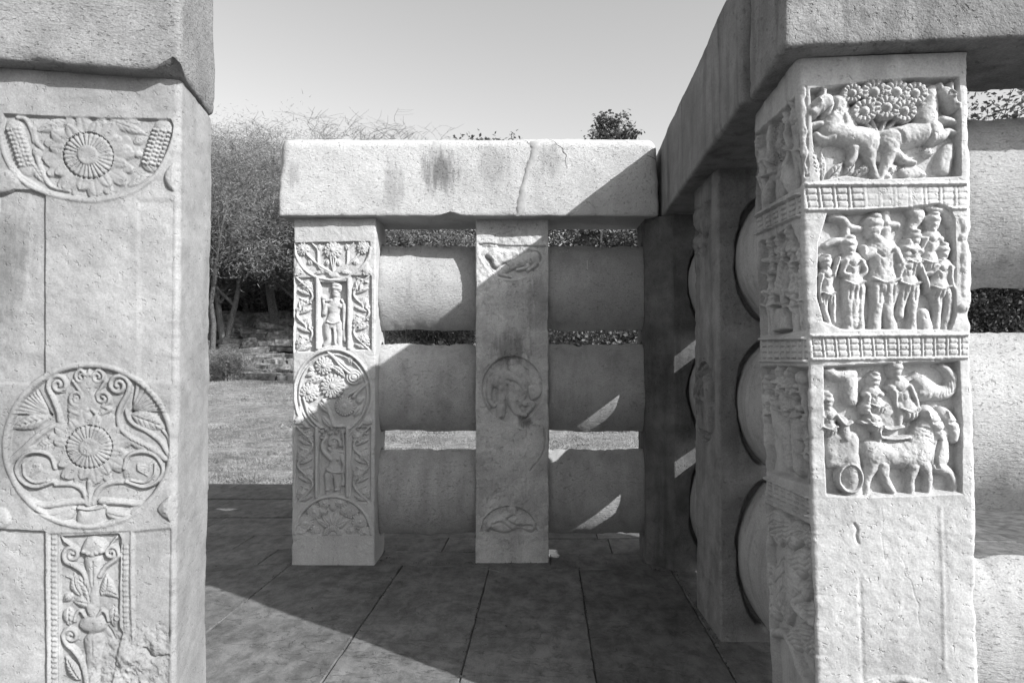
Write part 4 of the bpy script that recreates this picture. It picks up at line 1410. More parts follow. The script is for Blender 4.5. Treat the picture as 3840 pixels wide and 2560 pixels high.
def carve_b(c):
    c.view(1760, 820, .2424)
    top = c.lab('half_medallion')
    B = -.008
    c.sink([(150, 395), (600, 430), (1185, 440), (1150, 560), (1130, 700), (1000, 860), (860, 920), (640, 945), (480, 920), (330, 830), (220, 700), (150, 560)], B, 20)
    c.groove([(150, 400), (300, 395), (600, 425), (850, 428), (1180, 440)], 12, .008)
    c.stroke([(150, 600), (230, 740), (330, 860), (470, 925), (620, 955), (760, 945), (890, 905), (1010, 830), (1100, 720), (1135, 600), (1080, 500), (960, 470)], 28, .009, None, B)
    c.lab('carved_beast', top)
    c.stroke([(1000, 590), (850, 640), (700, 700), (560, 780)], [92, 86, 80, 60], .016, None, B)
    c.oval((990, 610), 105, 105, .018, 0, B)
    c.stroke([(900, 720), (870, 760), (740, 790)], [40, 30, 24], .014, None, B)
    c.stroke([(1040, 690), (960, 760), (900, 800)], [44, 32, 26], .013, None, B)
    c.stroke([(560, 790), (480, 850), (560, 880), (640, 900)], [44, 34, 28, 22], .012, None, B)
    c.fill([(250, 570), (380, 470), (560, 480), (760, 520), (640, 640), (520, 700), (420, 760), (360, 720), (340, 640)], .012, 40, B)
    c.groove([(265, 580), (330, 640), (345, 700), (400, 770)], 20, .012)
    c.groove([(560, 690), (590, 720), (610, 740)], 10, .006)
    c.view(1760, 1280, .549)
    md = c.lab('elephant_medallion')
    B = -.012
    c.sink(circle(293, 325, 222, 238), B, 12)
    c.stroke(circle(293, 325, 215, 232, 0, 360, 41), 10, .010, None, B + .002, n=2)
    c.lab('carved_elephant', md)
    c.fill([(120, 280), (170, 215), (250, 195), (330, 200), (390, 215), (415, 250), (400, 330), (375, 420), (330, 450), (270, 440), (215, 380), (195, 330), (160, 310)], .018, 55, B)
    c.stroke([(150, 270), (135, 340), (140, 400), (165, 440), (185, 420)], [28, 22, 18, 16, 12], .018, None, B)
    c.stroke([(230, 320), (220, 420), (215, 500)], [40, 34, 30], .020, None, B)
    c.stroke([(300, 430), (330, 480), (375, 500)], [34, 28, 24], .018, None, B)
    c.stroke([(380, 420), (430, 430), (400, 480)], [26, 24, 18], .016, None, B)
    c.fill([(410, 230), (480, 220), (500, 330), (470, 390), (420, 400), (400, 330)], .014, 30, B)
    c.lab('carved_figure', md)
    c.stroke([(310, 180), (345, 220), (380, 280)], [46, 52, 40], .022, None, B)
    c.oval((300, 150), 44, 36, .018, 0, B)
    c.cur = md
    c.groove([(265, 265), (300, 275), (345, 305), (375, 360)], 8, .008)
    c.groove([(262, 300), (258, 380), (262, 420)], 8, .008)
    c.oval((312, 203), 10, 8, -.001, 0, B + .01)
    lb = c.lab('half_medallion')
    B = -.011
    c.sink([(80, 1300)] + [(270 + 195 * math.cos(R(t)), 1285 + 165 * math.sin(R(t))) for t in np.linspace(182, 358, 20)] + [(480, 1300), (380, 1320), (180, 1320)], B, 12)
    c.stroke([(270 + 195 * math.cos(R(t)), 1285 + 168 * math.sin(R(t))) for t in np.linspace(186, 345, 20)], 9, .009, None, B + .003, n=2)
    c.lab('carved_beast', lb)
    c.fill([(100, 1295), (130, 1230), (200, 1190), (300, 1150), (400, 1180), (450, 1230), (460, 1270), (420, 1305), (340, 1275), (250, 1310), (150, 1290)], .016, 40, B)
    c.stroke([(290, 1150), (330, 1200), (400, 1240)], [34, 30, 24], .018, None, B)
    c.groove([(300, 1190), (260, 1220), (330, 1260), (420, 1260)], 9, .010)
    c.groove([(160, 1250), (220, 1235), (280, 1280)], 8, .008)
    # worn: gouges, a crack from the medallion's edge
    c.cur = 0
    c.groove([(510, 600), (520, 680), (500, 770), (440, 850), (415, 880)], 5, .006)
    c.groove([(395, 560), (392, 800), (390, 1050)], 3, .002)
    c.groove([(385, 555), (400, 600)], 5, .004)
    n = fbm(c.U[None, :] * 14, c.V[:, None] * 14, .2, 31, 4, .6)
    c.H += -.004 * np.clip(n - .35, 0, 1)
    c.H *= 1.5
    er = fbm(c.U[None, :] * 26, c.V[:, None] * 26, .6, 61, 4, .65)
    c.H += np.where(c.L > 0, .0035, .0012) * er
    c.roughen(.0012, 15, 60)


def carve_p2(c):
    c.view(2560, 600, .83)
    top = c.lab('half_medallion')
    B = -.008
    c.sink([(45, 225), (125, 175), (125, 300), (112, 380), (75, 430), (45, 400), (35, 300)], B, 14)
    for (a, b) in (((60, 220), (70, 330)), ((95, 200), (80, 330)), ((110, 230), (100, 360)), ((55, 340), (60, 420)), ((85, 340), (95, 420)), ((70, 400), (100, 440))):
        c.lab('carved_leaf', top)
        c.leaf(a, b, 30, .012, B, veins=2)
    md = c.lab('figure_medallion')
    u0, v0 = c.P([(48, 1090)])[0]
    u1, v1 = c.P([(152, 1090)])[0]
    um, vm = (u0 + u1) / 2, c.P([(97, 1092)])[0][1]
    c.view()
    rr = .205
    c.sink(circle(um, vm, rr, rr * 1.02), -.012, .008)
    c.stroke(circle(um, vm, rr * .95, rr * .97, 0, 360, 41), .011, .012, None, -.012, n=2)
    for t in range(30): c.oval((um + rr * .82 * math.cos(t * .2094), vm + rr * .84 * math.sin(t * .2094)), .014, .014, .008, 0, -.012)
    for (dx, sc) in ((-.075, 1.0), (.06, .9), (.0, .7)):
        c.lab('carved_figure', md)
        c.stroke([(um + dx, vm + .09 * sc), (um + dx * .9, vm - .01)], [.035, .03], .020, None, -.012)
        c.stroke([(um + dx - .01, vm - .02), (um + dx - .015, vm - .13)], [.022, .016], .018, None, -.012)
        c.stroke([(um + dx + .015, vm - .02), (um + dx + .02, vm - .13)], [.022, .016], .018, None, -.012)
        c.oval((um + dx, vm + .125 * sc), .026, .03, .022, 0, -.012)
        c.stroke([(um + dx - .03, vm + .08 * sc), (um + dx - .05, vm + .02), (um + dx, vm + .01)], .012, .022, None, -.012)
    c.view(2560, 600, .83)
    c.H *= 2.3
    c.roughen(.0022, 29, 40)


def sockets(zr, uc, th):
    """mortise pockets round the crossbar ends on a pillar's face"""
    def f(c):
        c.view()
        for i, (z, h) in enumerate(zr):
            c.lab('mortise')
            a = np.linspace(0, 2 * math.pi, 48, endpoint=False)
            g = 1 + .10 * np.array([float(fbm(np.array(math.cos(t) * 2 + i * 5), np.array(math.sin(t) * 2), np.array(uc * 9), 77, 4, .65)) for t in a])
            pts = np.stack([uc + (th + .007) * np.cos(a) * g, z + (h + .008) * np.sin(a) * (1 + .02 * g)], 1)
            c.sink(pts, -.04, .010)
    return f


# ------------------------------------------------------------------ pillars
ZR = ((1.694, 0.270), (1.060, 0.276), (0.402, 0.268))     # centre height and half height of the three crossbars of a bay
ZW = ((1.694, 0.270), (1.052, 0.266), (0.387, 0.314))
rows = lambda a, b, n: np.concatenate([np.linspace(0, a, max(2, int(a / 0.05)))[:-1], np.linspace(a, b, n)])


A13 = R(13)
e13 = np.array([math.cos(A13), math.sin(A13)])
lp_fr = np.array([-1.11, 2.007])
LPW = 0.515
lp_org = lp_fr - LPW * e13
make_pillar('carved_pillar', lp_org, A13, LPW, 0.37, 2.1, (220, 14, 8, 8), rows(0.25, 2.1, 640), M_LEFT,
            'near pale pillar carved with a lotus half-disc above a large lotus medallion',
            {'front': carve_left}, rc=0.02, chip=0.010, seed=11)
make_pillar('carved_pillar', (0.755, 1.965), R(-2.2), 0.428, 0.46, 2.1, (190, 10, 10, 120), rows(0.25, 2.1, 660), M_RIGHT,
            'near corner pillar carved with deep panels of animals and standing figures', {'front': carve_right, 'left': carve_right_side}, rc=0.014, chip=0.014, seed=23, taper=-0.075, lean=(-0.03, 0))
make_pillar('carved_pillar', (-1.541, 4.075), R(2), 0.503, 0.31, 2.1, (150, 36, 8, 8), rows(0.06, 2.1, 520), M_FAR,
            'end pillar densely carved with lotus scrolls and two small standing figures', {'front': carve_a, 'right': sockets(ZR, 0.215, 0.115)}, rc=0.010, chip=0.010, seed=31)
make_pillar('carved_pillar', (-0.436, 4.17), R(3), 0.449, 0.31, 2.1, (110, 8, 8, 8), rows(0.06, 2.1, 440), M_FARB,
            'mottled middle pillar with a worn elephant medallion, between two bays of crossbars', {'front': carve_b}, rc=0.010, chip=0.014, seed=47)
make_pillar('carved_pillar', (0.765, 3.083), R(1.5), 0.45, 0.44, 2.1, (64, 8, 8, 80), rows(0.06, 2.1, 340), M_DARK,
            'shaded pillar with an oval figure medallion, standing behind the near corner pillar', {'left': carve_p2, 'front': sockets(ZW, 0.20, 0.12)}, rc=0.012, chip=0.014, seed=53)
make_pillar('plain_pillar', (0.605, 4.07), R(1), 0.50, 0.46, 2.1, (50, 8, 8, 44), rows(0.06, 2.1, 220), M_CORNER_SHADE,
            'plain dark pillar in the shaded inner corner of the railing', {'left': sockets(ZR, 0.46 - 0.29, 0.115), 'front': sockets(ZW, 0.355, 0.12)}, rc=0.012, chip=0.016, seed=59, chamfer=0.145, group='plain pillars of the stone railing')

# ------------------------------------------------------------------ coping stones
def cope(c, half, rot, label, seed, mat=M_COPE, **kw):
    return block('coping_stone', c, half, kw.pop('res', 0.02), mat, label, 'coping', 'coping stones of the railing', rot=R(rot), seed=seed, **kw)


far_rot = 2.9
fe1 = np.array([math.cos(R(far_rot)), math.sin(R(far_rot))]); fe2 = np.array([-fe1[1], fe1[0]])
fl = np.array([-1.612, 4.012]); FLEN = 2.288
fc = fl + fe1 * FLEN / 2 + fe2 * 0.225


def far_post(w, p):
    # broken notch on the lower front arris, and a flaked patch beside it
    s = p[:, 0] + FLEN / 2
    d = p[:, 1] + 0.225
    for (c, wd, h) in ((1.035, 0.085, 0.030), (0.97, 0.05, 0.008), (1.62, 0.04, 0.006), (0.55, .05, .005)):
        n = np.clip(1 - np.abs(s - c) / wd, 0, 1) * h
        lift = 2.1 + n * np.clip(1 - d / 0.09, 0, 1)
        w[:, 2] = np.where((n > 0) & (d < 0.09), np.maximum(w[:, 2], lift), w[:, 2])
    # weathered pitting near the far end
    return w


far_cope = cope((fc[0], fc[1], 2.34), (FLEN / 2, 0.225, 0.24), far_rot, 'sunlit coping stone with a mortared crack, lying over the far bays', 3, r_low=0.012, r_top=0.062, post=far_post, res=0.015)
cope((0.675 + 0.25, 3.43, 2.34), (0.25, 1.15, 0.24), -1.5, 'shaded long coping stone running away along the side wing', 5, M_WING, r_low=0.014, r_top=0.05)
rot = R(-2.8)
re1 = np.array([math.cos(rot), math.sin(rot)]); re2 = np.array([-re1[1], re1[0]])
rc_ = np.array([0.646, 1.877]) + re1 * 1.25 + re2 * 0.197
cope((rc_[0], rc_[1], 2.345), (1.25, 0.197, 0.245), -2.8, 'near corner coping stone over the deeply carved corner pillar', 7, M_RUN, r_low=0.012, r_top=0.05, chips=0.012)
lc = np.array([-1.083, 1.950]) - e13 * 1.2 + np.array([-e13[1], e13[0]]) * 0.205


def left_post(w, p):
    # broken lower corner of the near coping
    s = 1.2 - p[:, 0]
    d = p[:, 1] + 0.205
    n = np.clip(1 - np.abs(s - 0.02) / 0.06, 0, 1) * 0.045
    m = (d < 0.06) & (n > 0)
    w[:, 2] = np.where(m, np.maximum(w[:, 2], 2.1 + n * (1 - d / 0.06)), w[:, 2])
    return w


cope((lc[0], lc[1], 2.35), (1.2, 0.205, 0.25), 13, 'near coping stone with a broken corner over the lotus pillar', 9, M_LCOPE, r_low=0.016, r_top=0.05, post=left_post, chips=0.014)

# ------------------------------------------------------------------ crossbars: three between each pair of pillars
TIER = ('top', 'middle', 'bottom')


def bay(a, b, th, words, seed, zr=ZR, mat=M_RAIL, **kw):
    return [make_rail('crossbar', a, b, z, h, th, mat, f'{TIER[i]} lens-shaped crossbar {words}', seed + i * 3, **kw) for i, (z, h) in enumerate(zr)]


bay((-1.075, 4.30), (-0.425, 4.365), 0.118, 'between the scroll-carved end pillar and the elephant pillar', 100)
bay2 = bay((-0.002, 4.375), (0.655, 4.395), 0.115, 'between the elephant pillar and the dark inner corner', 120)
bay((0.96, 4.14), (0.955, 3.50), 0.12, 'in the shaded wing, beside the dark inner corner pillar', 140, ZW)
bay((0.965, 3.14), (0.965, 2.40), 0.12, 'in the shaded wing, touching the near corner pillar', 160, ZW, M_PALE)
pr2 = np.array([0.73, 1.965]) + re1 * 0.46 + re2 * 0.22
bay(pr2, pr2 + re1 * 0.66, 0.14, 'right of the near corner pillar', 180, ((1.725, 0.262), (1.062, 0.266), (0.395, 0.262)))
# the railing goes on outside the picture on both sides
make_pillar('plain_pillar', np.array([0.73, 1.965]) + re1 * 1.1, R(-2.8), 0.46, 0.40, 2.1, (20, 12, 12, 12), rows(0.06, 2.1, 80), M_RIGHT,
            'pillar of the right-hand run, beyond the picture edge', None, seed=61, group='plain pillars of the stone railing')
pl2 = lp_org + np.array([-e13[1], e13[0]]) * 0.19
make_pillar('plain_pillar', lp_org - e13 * 1.1, A13, 0.5, 0.37, 2.1, (20, 12, 12, 12), rows(0.06, 2.1, 80), M_LEFT,
            'pillar of the left-hand run, beyond the picture edge', None, seed=67, group='plain pillars of the stone railing')
bay(pl2 - e13 * 0.62, pl2 + e13 * 0.02, 0.14, 'left of the near lotus pillar', 200)

# ------------------------------------------------------------------ ground, pavement
M_PAVE_BED = plain_mat('paving_bed', 0.075, 0.4, 14)


def slab_mat():
    m = bpy.data.materials.new('paving_slab')
    nt, b = nodes(m)
    k = NB(nt)
    inf = k.n('ShaderNodeObjectInfo')
    off = k.n('ShaderNodeCombineXYZ')
    k.plug(off.inputs[0], k.math('MULTIPLY', inf.outputs['Random'], 37.0))
    k.plug(off.inputs[1], k.math('MULTIPLY', inf.outputs['Random'], 91.0))
    va = k.n('ShaderNodeVectorMath', operation='ADD')
    k.plug(va.inputs[0], k.pos()); k.plug(va.inputs[1], off.outputs[0])
    p = va.outputs[0]
    big = k.noise(p, 2.2, 6, 0.62, 0.3)
    mid = k.noise(k.scale(p, (1.0, 0.6, 1)), 13, 6, 0.72, 0.3)
    fine = k.noise(p, 160, 2, 0.6)
    # layered flakes: steps of a contour map
    lay = k.math('MULTIPLY', k.noise(k.scale(p, (0.6, 1.3, 1)), 2.0, 8, 0.60, 0.4), 12.0)
    fr = k.math('FRACT', lay)
    flo = k.math('FLOOR', lay)
    step = k.math('ADD', flo, k.ramp(fr, 0.0, 0.10))
    v = k.math('MULTIPLY_ADD', k.ramp(big, 0.3, 0.7, -1, 1), 0.22, 1.0)
    v = k.math('MULTIPLY', v, k.math('MULTIPLY_ADD', k.ramp(mid, 0.32, 0.68, -1, 1), 0.32, 1.0))
    v = k.math('MULTIPLY', v, k.math('MULTIPLY_ADD', k.ramp(fine, 0.3, 0.7, -1, 1), 0.12, 1.0))
    hsh = k.math('SINE', k.math('MULTIPLY', flo, 12.9898))
    v = k.math('MULTIPLY', v, k.math('MULTIPLY_ADD', hsh, 0.13, 1.0))
    v = k.math('MULTIPLY', v, k.math('MULTIPLY_ADD', k.ramp(fr, 0.0, 0.05, 1.0, 0.0), -0.38, 1.0))
    v = k.math('MULTIPLY', v, k.math('MULTIPLY_ADD', inf.outputs['Random'], 0.3, 0.85))
    v = k.math('MULTIPLY', v, 0.100)
    nt.links.new(k.grey(v), b.inputs['Base Color'])
    b.inputs['Roughness'].default_value = 0.72
    h = k.math('ADD', k.math('MULTIPLY', step, 0.4), k.math('ADD', k.math('MULTIPLY', mid, 0.4), k.math('MULTIPLY', fine, 0.06)))
    nt.links.new(k.bump(h, 0.008, 1.0), b.inputs['Normal'])
    return m


M_SLAB = slab_mat()
PAVE = mobj('pavement', mesh_np('pavement', [(-7, -4, -0.014), (7, -4, -0.014), (7, 6.66, -0.014), (-7, 6.66, -0.014), (-7, -4, -0.30), (7, -4, -0.30), (7, 6.66, -0.30), (-7, 6.66, -0.30)],
            [(0, 1, 2, 3), (4, 7, 6, 5), (0, 4, 5, 1), (1, 5, 6, 2), (2, 6, 7, 3), (3, 7, 4, 0)], smooth_=False), M_PAVE_BED)
tag(PAVE, kind='structure')
rng = random.Random(5)


def slab(poly, lift=0.0, name='slab'):
    """one flagstone: outline in plan, wavy rounded edge, thickness 3-5 cm"""
    P = np.array(poly, float)
    c = P.mean(0)
    # inset for the joint, subdivide the outline and make it uneven
    pts = []
    for i in range(len(P)):
        a, b = P[i], P[(i + 1) % len(P)]
        n = max(2, int(np.linalg.norm(b - a) / 0.06))
        for t in range(n):
            pts.append(a + (b - a) * t / n)
    pts = np.array(pts)
    d = np.roll(pts, -1, 0) - np.roll(pts, 1, 0)
    nn = np.stack([d[:, 1], -d[:, 0]], 1)
    nn /= np.maximum(np.linalg.norm(nn, axis=1, keepdims=True), 1e-9)
    g = 0.0022 + 0.003 * fbm(pts[:, 0] * 9, pts[:, 1] * 9, c[0], int(abs(c[0] * 50)) + 3, 4, 0.65) + 0.012 * np.clip(fbm(pts[:, 0] * 4, pts[:, 1] * 4, c[1], 9, 3, 0.6) - 0.62, 0, 1)
    ed = pts - nn * g[:, None]
    inn = ed - nn * 0.004
    n = len(pts)
    z = lift + 0.002 * fbm(pts[:, 0] * 2, pts[:, 1] * 2, 0.2, 8, 2)
    V = np.vstack([np.c_[inn, z], np.c_[ed, z - 0.005], np.c_[ed, np.full(n, -0.05)], [[c[0], c[1], lift]]])
    q, t = [], []
    for i in range(n):
        j = (i + 1) % n
        q += [(n + i, n + j, j, i), (2 * n + i, 2 * n + j, n + j, n + i)]
        t.append((i, j, 3 * n))
    me = mesh_np(name, V, q, t)
    try: me.shade_auto_smooth
    except Exception: pass
    me.polygons.foreach_set('use_smooth', np.zeros(len(me.polygons), bool))
    o = mobj(name, me, M_SLAB, PAVE)
    return o


xs = [-4.2, -3.1, -2.3, -1.55, -0.871, -0.342, 0.191, 0.733, 1.45, 2.2, 3.2]
for i in range(len(xs) - 1):
    a, b = xs[i], xs[i + 1]
    ys = [-2.0, 0.3 + 0.4 * rng.random(), 1.8 + 0.5 * rng.random(), 4.08 + 0.05 * i * 0.35]
    if 1.4 < a: ys = [-2, 0.6, 1.75, 2.75 + 0.1 * rng.random(), 4.1]
    if a < -1.6: ys = [-2, 0.4, 1.5, 2.6 + rng.random() * 0.5, 4.08]
    for j in range(len(ys) - 1):
        sk = 0.02 * rng.uniform(-1, 1)
        slab([(a, ys[j] + sk * (j > 0)), (b, ys[j] - sk * (j > 0)), (b, ys[j + 1]), (a, ys[j + 1])], rng.uniform(-0.0015, 0.0015))
# irregular flags under and behind the far railing
def course(y0, y1, cuts, skew=0.0):
    for a, b in zip(cuts[:-1], cuts[1:]):
        f0 = lambda x: y0 + skew * x + 0.03 * math.sin(x * 2.1 + y0)
        f1 = lambda x: y1 + skew * x + 0.03 * math.sin(x * 2.1 + y1)
        s0, s1 = rng.uniform(-.05, .05), rng.uniform(-.05, .05)
        slab([(a, f0(a)), (b, f0(b)), (b + 0.0, f1(b)), (a + 0.0, f1(a))], rng.uniform(-0.002, 0.002))


course(4.10, 4.42, [-4.2, -2.6, -1.75, -1.05, -0.43, 0.02, 0.62, 1.3, 2.2, 3.2], 0.02)
course(4.42, 4.78, [-4.2, -2.9, -2.05, -1.25, -0.68, -0.1, 0.42, 1.1, 1.9, 3.2], 0.02)
course(4.78, 5.30, [-4.2, -3.2, -2.5, -1.4, -0.5, 0.35, 1.2, 2.2, 3.2], 0.03)
course(5.30, 5.95, [-4.2, -3.5, -2.75, -1.9, -0.9, 0.1, 1.0, 2.0, 3.2], 0.02)
course(5.95, 6.62, [-4.2, -3.0, -2.2, -1.2, -0.2, 0.7, 1.7, 3.2], 0.0)

# terrain: one sheet to the horizon, rising to a wooded bank behind the lawn
def ground_z(x, y):
    z = -0.06 + 0.55 * smooth(7.0, 22.0, y) + 1.9 * smooth(21.5, 28.0, y) + 4.6 * smooth(28.0, 46.0, y) - 5.0 * smooth(60, 140, y)
    return z + 0.05 * fbm(x * 0.5, y * 0.5, 0.1, 71, 3) * smooth(7.5, 12, y)


gx = np.concatenate([[-900, -400, -150, -70], np.linspace(-34, 24, 150), [50, 120, 400, 900]])
gy = np.concatenate([[-900, -300, -80, -20, -5, 2, 6.0, 6.5], np.linspace(6.9, 34, 120), np.linspace(35, 60, 25), [75, 100, 140, 250, 500, 900]])
GX, GY = np.meshgrid(gx, gy, indexing='ij')
GZ = np.where(GY < 6.6, -0.32, ground_z(GX, GY)) + 0.02 * fbm(GX * 3, GY * 3, 0, 5, 3) * (GY > 7)
gi = np.arange(GX.size).reshape(GX.shape)
gq = np.stack([gi[:-1, :-1], gi[1:, :-1], gi[1:, 1:], gi[:-1, 1:]], -1).reshape(-1, 4)


def ground_mat():
    m = bpy.data.materials.new('lawn_soil')
    nt, b = nodes(m)
    k = NB(nt)
    p = k.pos()
    v = k.math('MULTIPLY_ADD', k.ramp(k.noise(p, 0.9, 5, 0.65), 0.3, 0.7, -1, 1), 0.30, 1.0)
    v = k.math('MULTIPLY', v, k.math('MULTIPLY_ADD', k.ramp(k.noise(p, 6, 5, 0.7), 0.3, 0.7, -1, 1), 0.30, 1.0))
    v = k.math('MULTIPLY', v, k.math('MULTIPLY_ADD', k.ramp(k.noise(p, 45, 3, 0.7), 0.3, 0.7, -1, 1), 0.40, 1.0))
    sp = k.n('ShaderNodeSeparateXYZ'); k.plug(sp.inputs[0], p)
    far = k.ramp(k.math('ADD', sp.outputs[1], k.math('MULTIPLY', k.noise(p, 0.7, 3, 0.6), 4.0)), 24, 27.0)
    base = k.math('MULTIPLY_ADD', far, -0.10, 0.18)
    nt.links.new(k.grey(k.math('MULTIPLY', v, base)), b.inputs['Base Color'])
    b.inputs['Roughness'].default_value = 1.0
    nt.links.new(k.bump(k.noise(p, 60, 4, 0.7), 0.02, 1.0), b.inputs['Normal'])
    return m


tag(mobj('ground', mesh_np('ground', np.stack([GX, GY, GZ], -1).reshape(-1, 3), gq), ground_mat()), kind='structure')

# ------------------------------------------------------------------ marks on the stones
from mathutils.bvhtree import BVHTree
M_MORTAR = plain_mat('mortar', 0.27, 0.12, 40)
M_CRACK = plain_mat('crack_shadow', 0.03, 0.3, 60)
M_SCRATCH = plain_mat('scratched_stone', 0.45, 0.2, 90)


def surf(o):
    me = o.data
    vs = [o.matrix_basis @ v.co for v in me.vertices]
    return BVHTree.FromPolygons(vs, [tuple(p.vertices) for p in me.polygons])


def ribbon(name, bvh, pts, widths, mat, parent, lift=0.0015, view=(0, 0, 1), n=5, jag=0.0, label=None, seed=1):
    """thin band lying on a stone's surface along a line seen in the photograph"""
    x0, y0, s = view
    p = catmull(np.array(pts, float), n) if len(pts) > 2 else catmull(np.array(pts, float), 4)
    w = np.interp(np.linspace(0, 1, len(p)), np.linspace(0, 1, len(widths)), widths)
    rg = random.Random(seed)
    P = []
    for q in p:
        d = Vector(ray(x0 + q[0] * s, y0 + q[1] * s)).normalized()
        h = bvh.ray_cast(Vector(CAM), d)
        if h[0] is None: continue
        P.append((np.array(h[0]), np.array(h[1])))
    if len(P) < 2: return None
    V, Q = [], []
    for i, (c, nn) in enumerate(P):
        t = P[min(i + 1, len(P) - 1)][0] - P[max(i - 1, 0)][0]
        sd = np.cross(nn, t)
        sd /= max(np.linalg.norm(sd), 1e-9)
        a, b = w[i] * (1 + jag * rg.uniform(-1, 1)), w[i] * (1 + jag * rg.uniform(-1, 1))
        V += [c - sd * a * 1.15 - nn * .004, c - sd * a + nn * lift, c + nn * lift * 1.3, c + sd * b + nn * lift, c + sd * b * 1.15 - nn * .004]
    for i in range(len(P) - 1):
        for j in range(4): Q.append((i * 5 + j, i * 5 + j + 1, i * 5 + j + 6, i * 5 + j + 5))
    org = np.array(parent.location)
    o = mobj(name, mesh_np(name, np.array(V) - org, Q), mat, parent)
    if label: o['label'] = label
    return o


bv = surf(far_cope)
Z4 = (1000, 480, .6803)
ribbon('mortar_seam', bv, [(1480, 62), (1478, 130), (1440, 230), (1420, 310), (1408, 400), (1392, 486)], [.034, .020, .015, .017, .026, .016], M_MORTAR, far_cope, .0012, Z4, 6, .25, 'grey mortar filling a slanting crack')
ribbon('crack', bv, [(1545, 60), (1585, 74), (1600, 92), (1630, 112), (1636, 135), (1652, 150), (1646, 180), (1655, 215)], [.0006, .0014, .002, .0014, .0005], M_CRACK, far_cope, .0008, Z4, 5, .5)
ribbon('crack', bv, [(1360, 60), (1430, 72), (1445, 90)], [.001, .0015, .001], M_CRACK, far_cope, .0008, Z4, 5, .5)
ribbon('crack', bv, [(2095, 150), (2130, 165), (2165, 190)], [.001, .002, .001], M_CRACK, far_cope, .0008, Z4, 5, .5)
r21 = bay2[0]
bv = surf(r21)
Z9 = (2040, 860, .2807)
for st in ([(155, 322), (152, 292), (170, 286), (174, 300), (160, 306), (182, 328)], [(205, 324), (218, 286), (228, 322)], [(209, 310), (225, 308)], [(242, 316), (246, 280), (266, 308), (270, 274)], [(288, 272), (294, 302), (310, 298), (318, 268)], [(334, 284), (340, 262)]):
    ribbon('scratched_letter', bv, st, [.0009], M_SCRATCH, r21, .0006, Z9, 3, .5)
ribbon('pale_drip', bv, [(578, 418), (580, 470), (577, 510), (584, 532)], [.0035, .002, .0022, .003], M_SCRATCH, r21, .0006, Z9, 4, .3)

# ------------------------------------------------------------------ plants
M_BARK = plain_mat('bark', 0.085, 0.45, 25)
M_BARK_D = plain_mat('dark_bark', 0.035, 0.4, 25)
M_FEATHER = plain_mat('feathery_leaves', 0.20, 0.35, 3.0, 0.8, 0.30)
M_LEAF = plain_mat('glossy_leaves', 0.095, 0.45, 5.0, 0.42, 0.20)
M_SHRUB = plain_mat('shrub_leaves', 0.12, 0.45, 4.0, 0.6, 0.25)
M_TWIG = plain_mat('pale_twigs', 0.20, 0.4, 10)


class Wood:
    def __init__(self): self.v, self.q, self.n = [], [], 0

    def tube(self, P, r, k):
        P = np.asarray(P, float)
        t = np.gradient(P, axis=0)
        t /= np.maximum(np.linalg.norm(t, axis=1, keepdims=True), 1e-9)
        a = np.cross(t, [0.3, 0.9, 0.2])
        a /= np.maximum(np.linalg.norm(a, axis=1, keepdims=True), 1e-9)
        b = np.cross(t, a)
        th = np.arange(k) * 2 * math.pi / k
        ring = P[:, None, :] + np.asarray(r)[:, None, None] * (a[:, None, :] * np.cos(th)[None, :, None] + b[:, None, :] * np.sin(th)[None, :, None])
        m = len(P)
        id_ = np.arange(m * k).reshape(m, k) + self.n
        self.q.append(np.stack([id_[:-1], np.roll(id_, -1, 1)[:-1], np.roll(id_, -1, 1)[1:], id_[1:]], -1).reshape(-1, 4))
        self.v.append(ring.reshape(-1, 3))
        self.n += m * k

    def mesh(self, name): return mesh_np(name, np.vstack(self.v), np.vstack(self.q))


def leaves_mesh(name, C, size, rg, flat=0.5, aspect=0.5, wisp=False):
    """one small folded leaf (two triangles-pairs) at every point of C"""
    n = len(C)
    d = rg.normal(size=(n, 3)); d[:, 2] *= 0.7
    d /= np.linalg.norm(d, axis=1, keepdims=True)
    u = rg.normal(size=(n, 3)); u[:, 2] += flat
    s = np.cross(d, u); s /= np.maximum(np.linalg.norm(s, axis=1, keepdims=True), 1e-9)
    L = size * rg.uniform(.6, 1.3, (n, 1))
    up = np.cross(s, d)
    if wisp:
        V = np.stack([C - s * L * aspect * .5, C + s * L * aspect * .5, C + d * L], 1).reshape(-1, 3)
        return mesh_np(name, V, None, np.arange(n * 3).reshape(-1, 3), smooth_=False)
    V = np.stack([C, C + d * L * .5 + s * L * aspect * .5 + up * L * .08, C + d * L, C + d * L * .5 - s * L * aspect * .5 + up * L * .08], 1).reshape(-1, 3)
    i = np.arange(n) * 4
    return mesh_np(name, V, np.stack([i, i + 1, i + 2, i + 3], -1), smooth_=False)


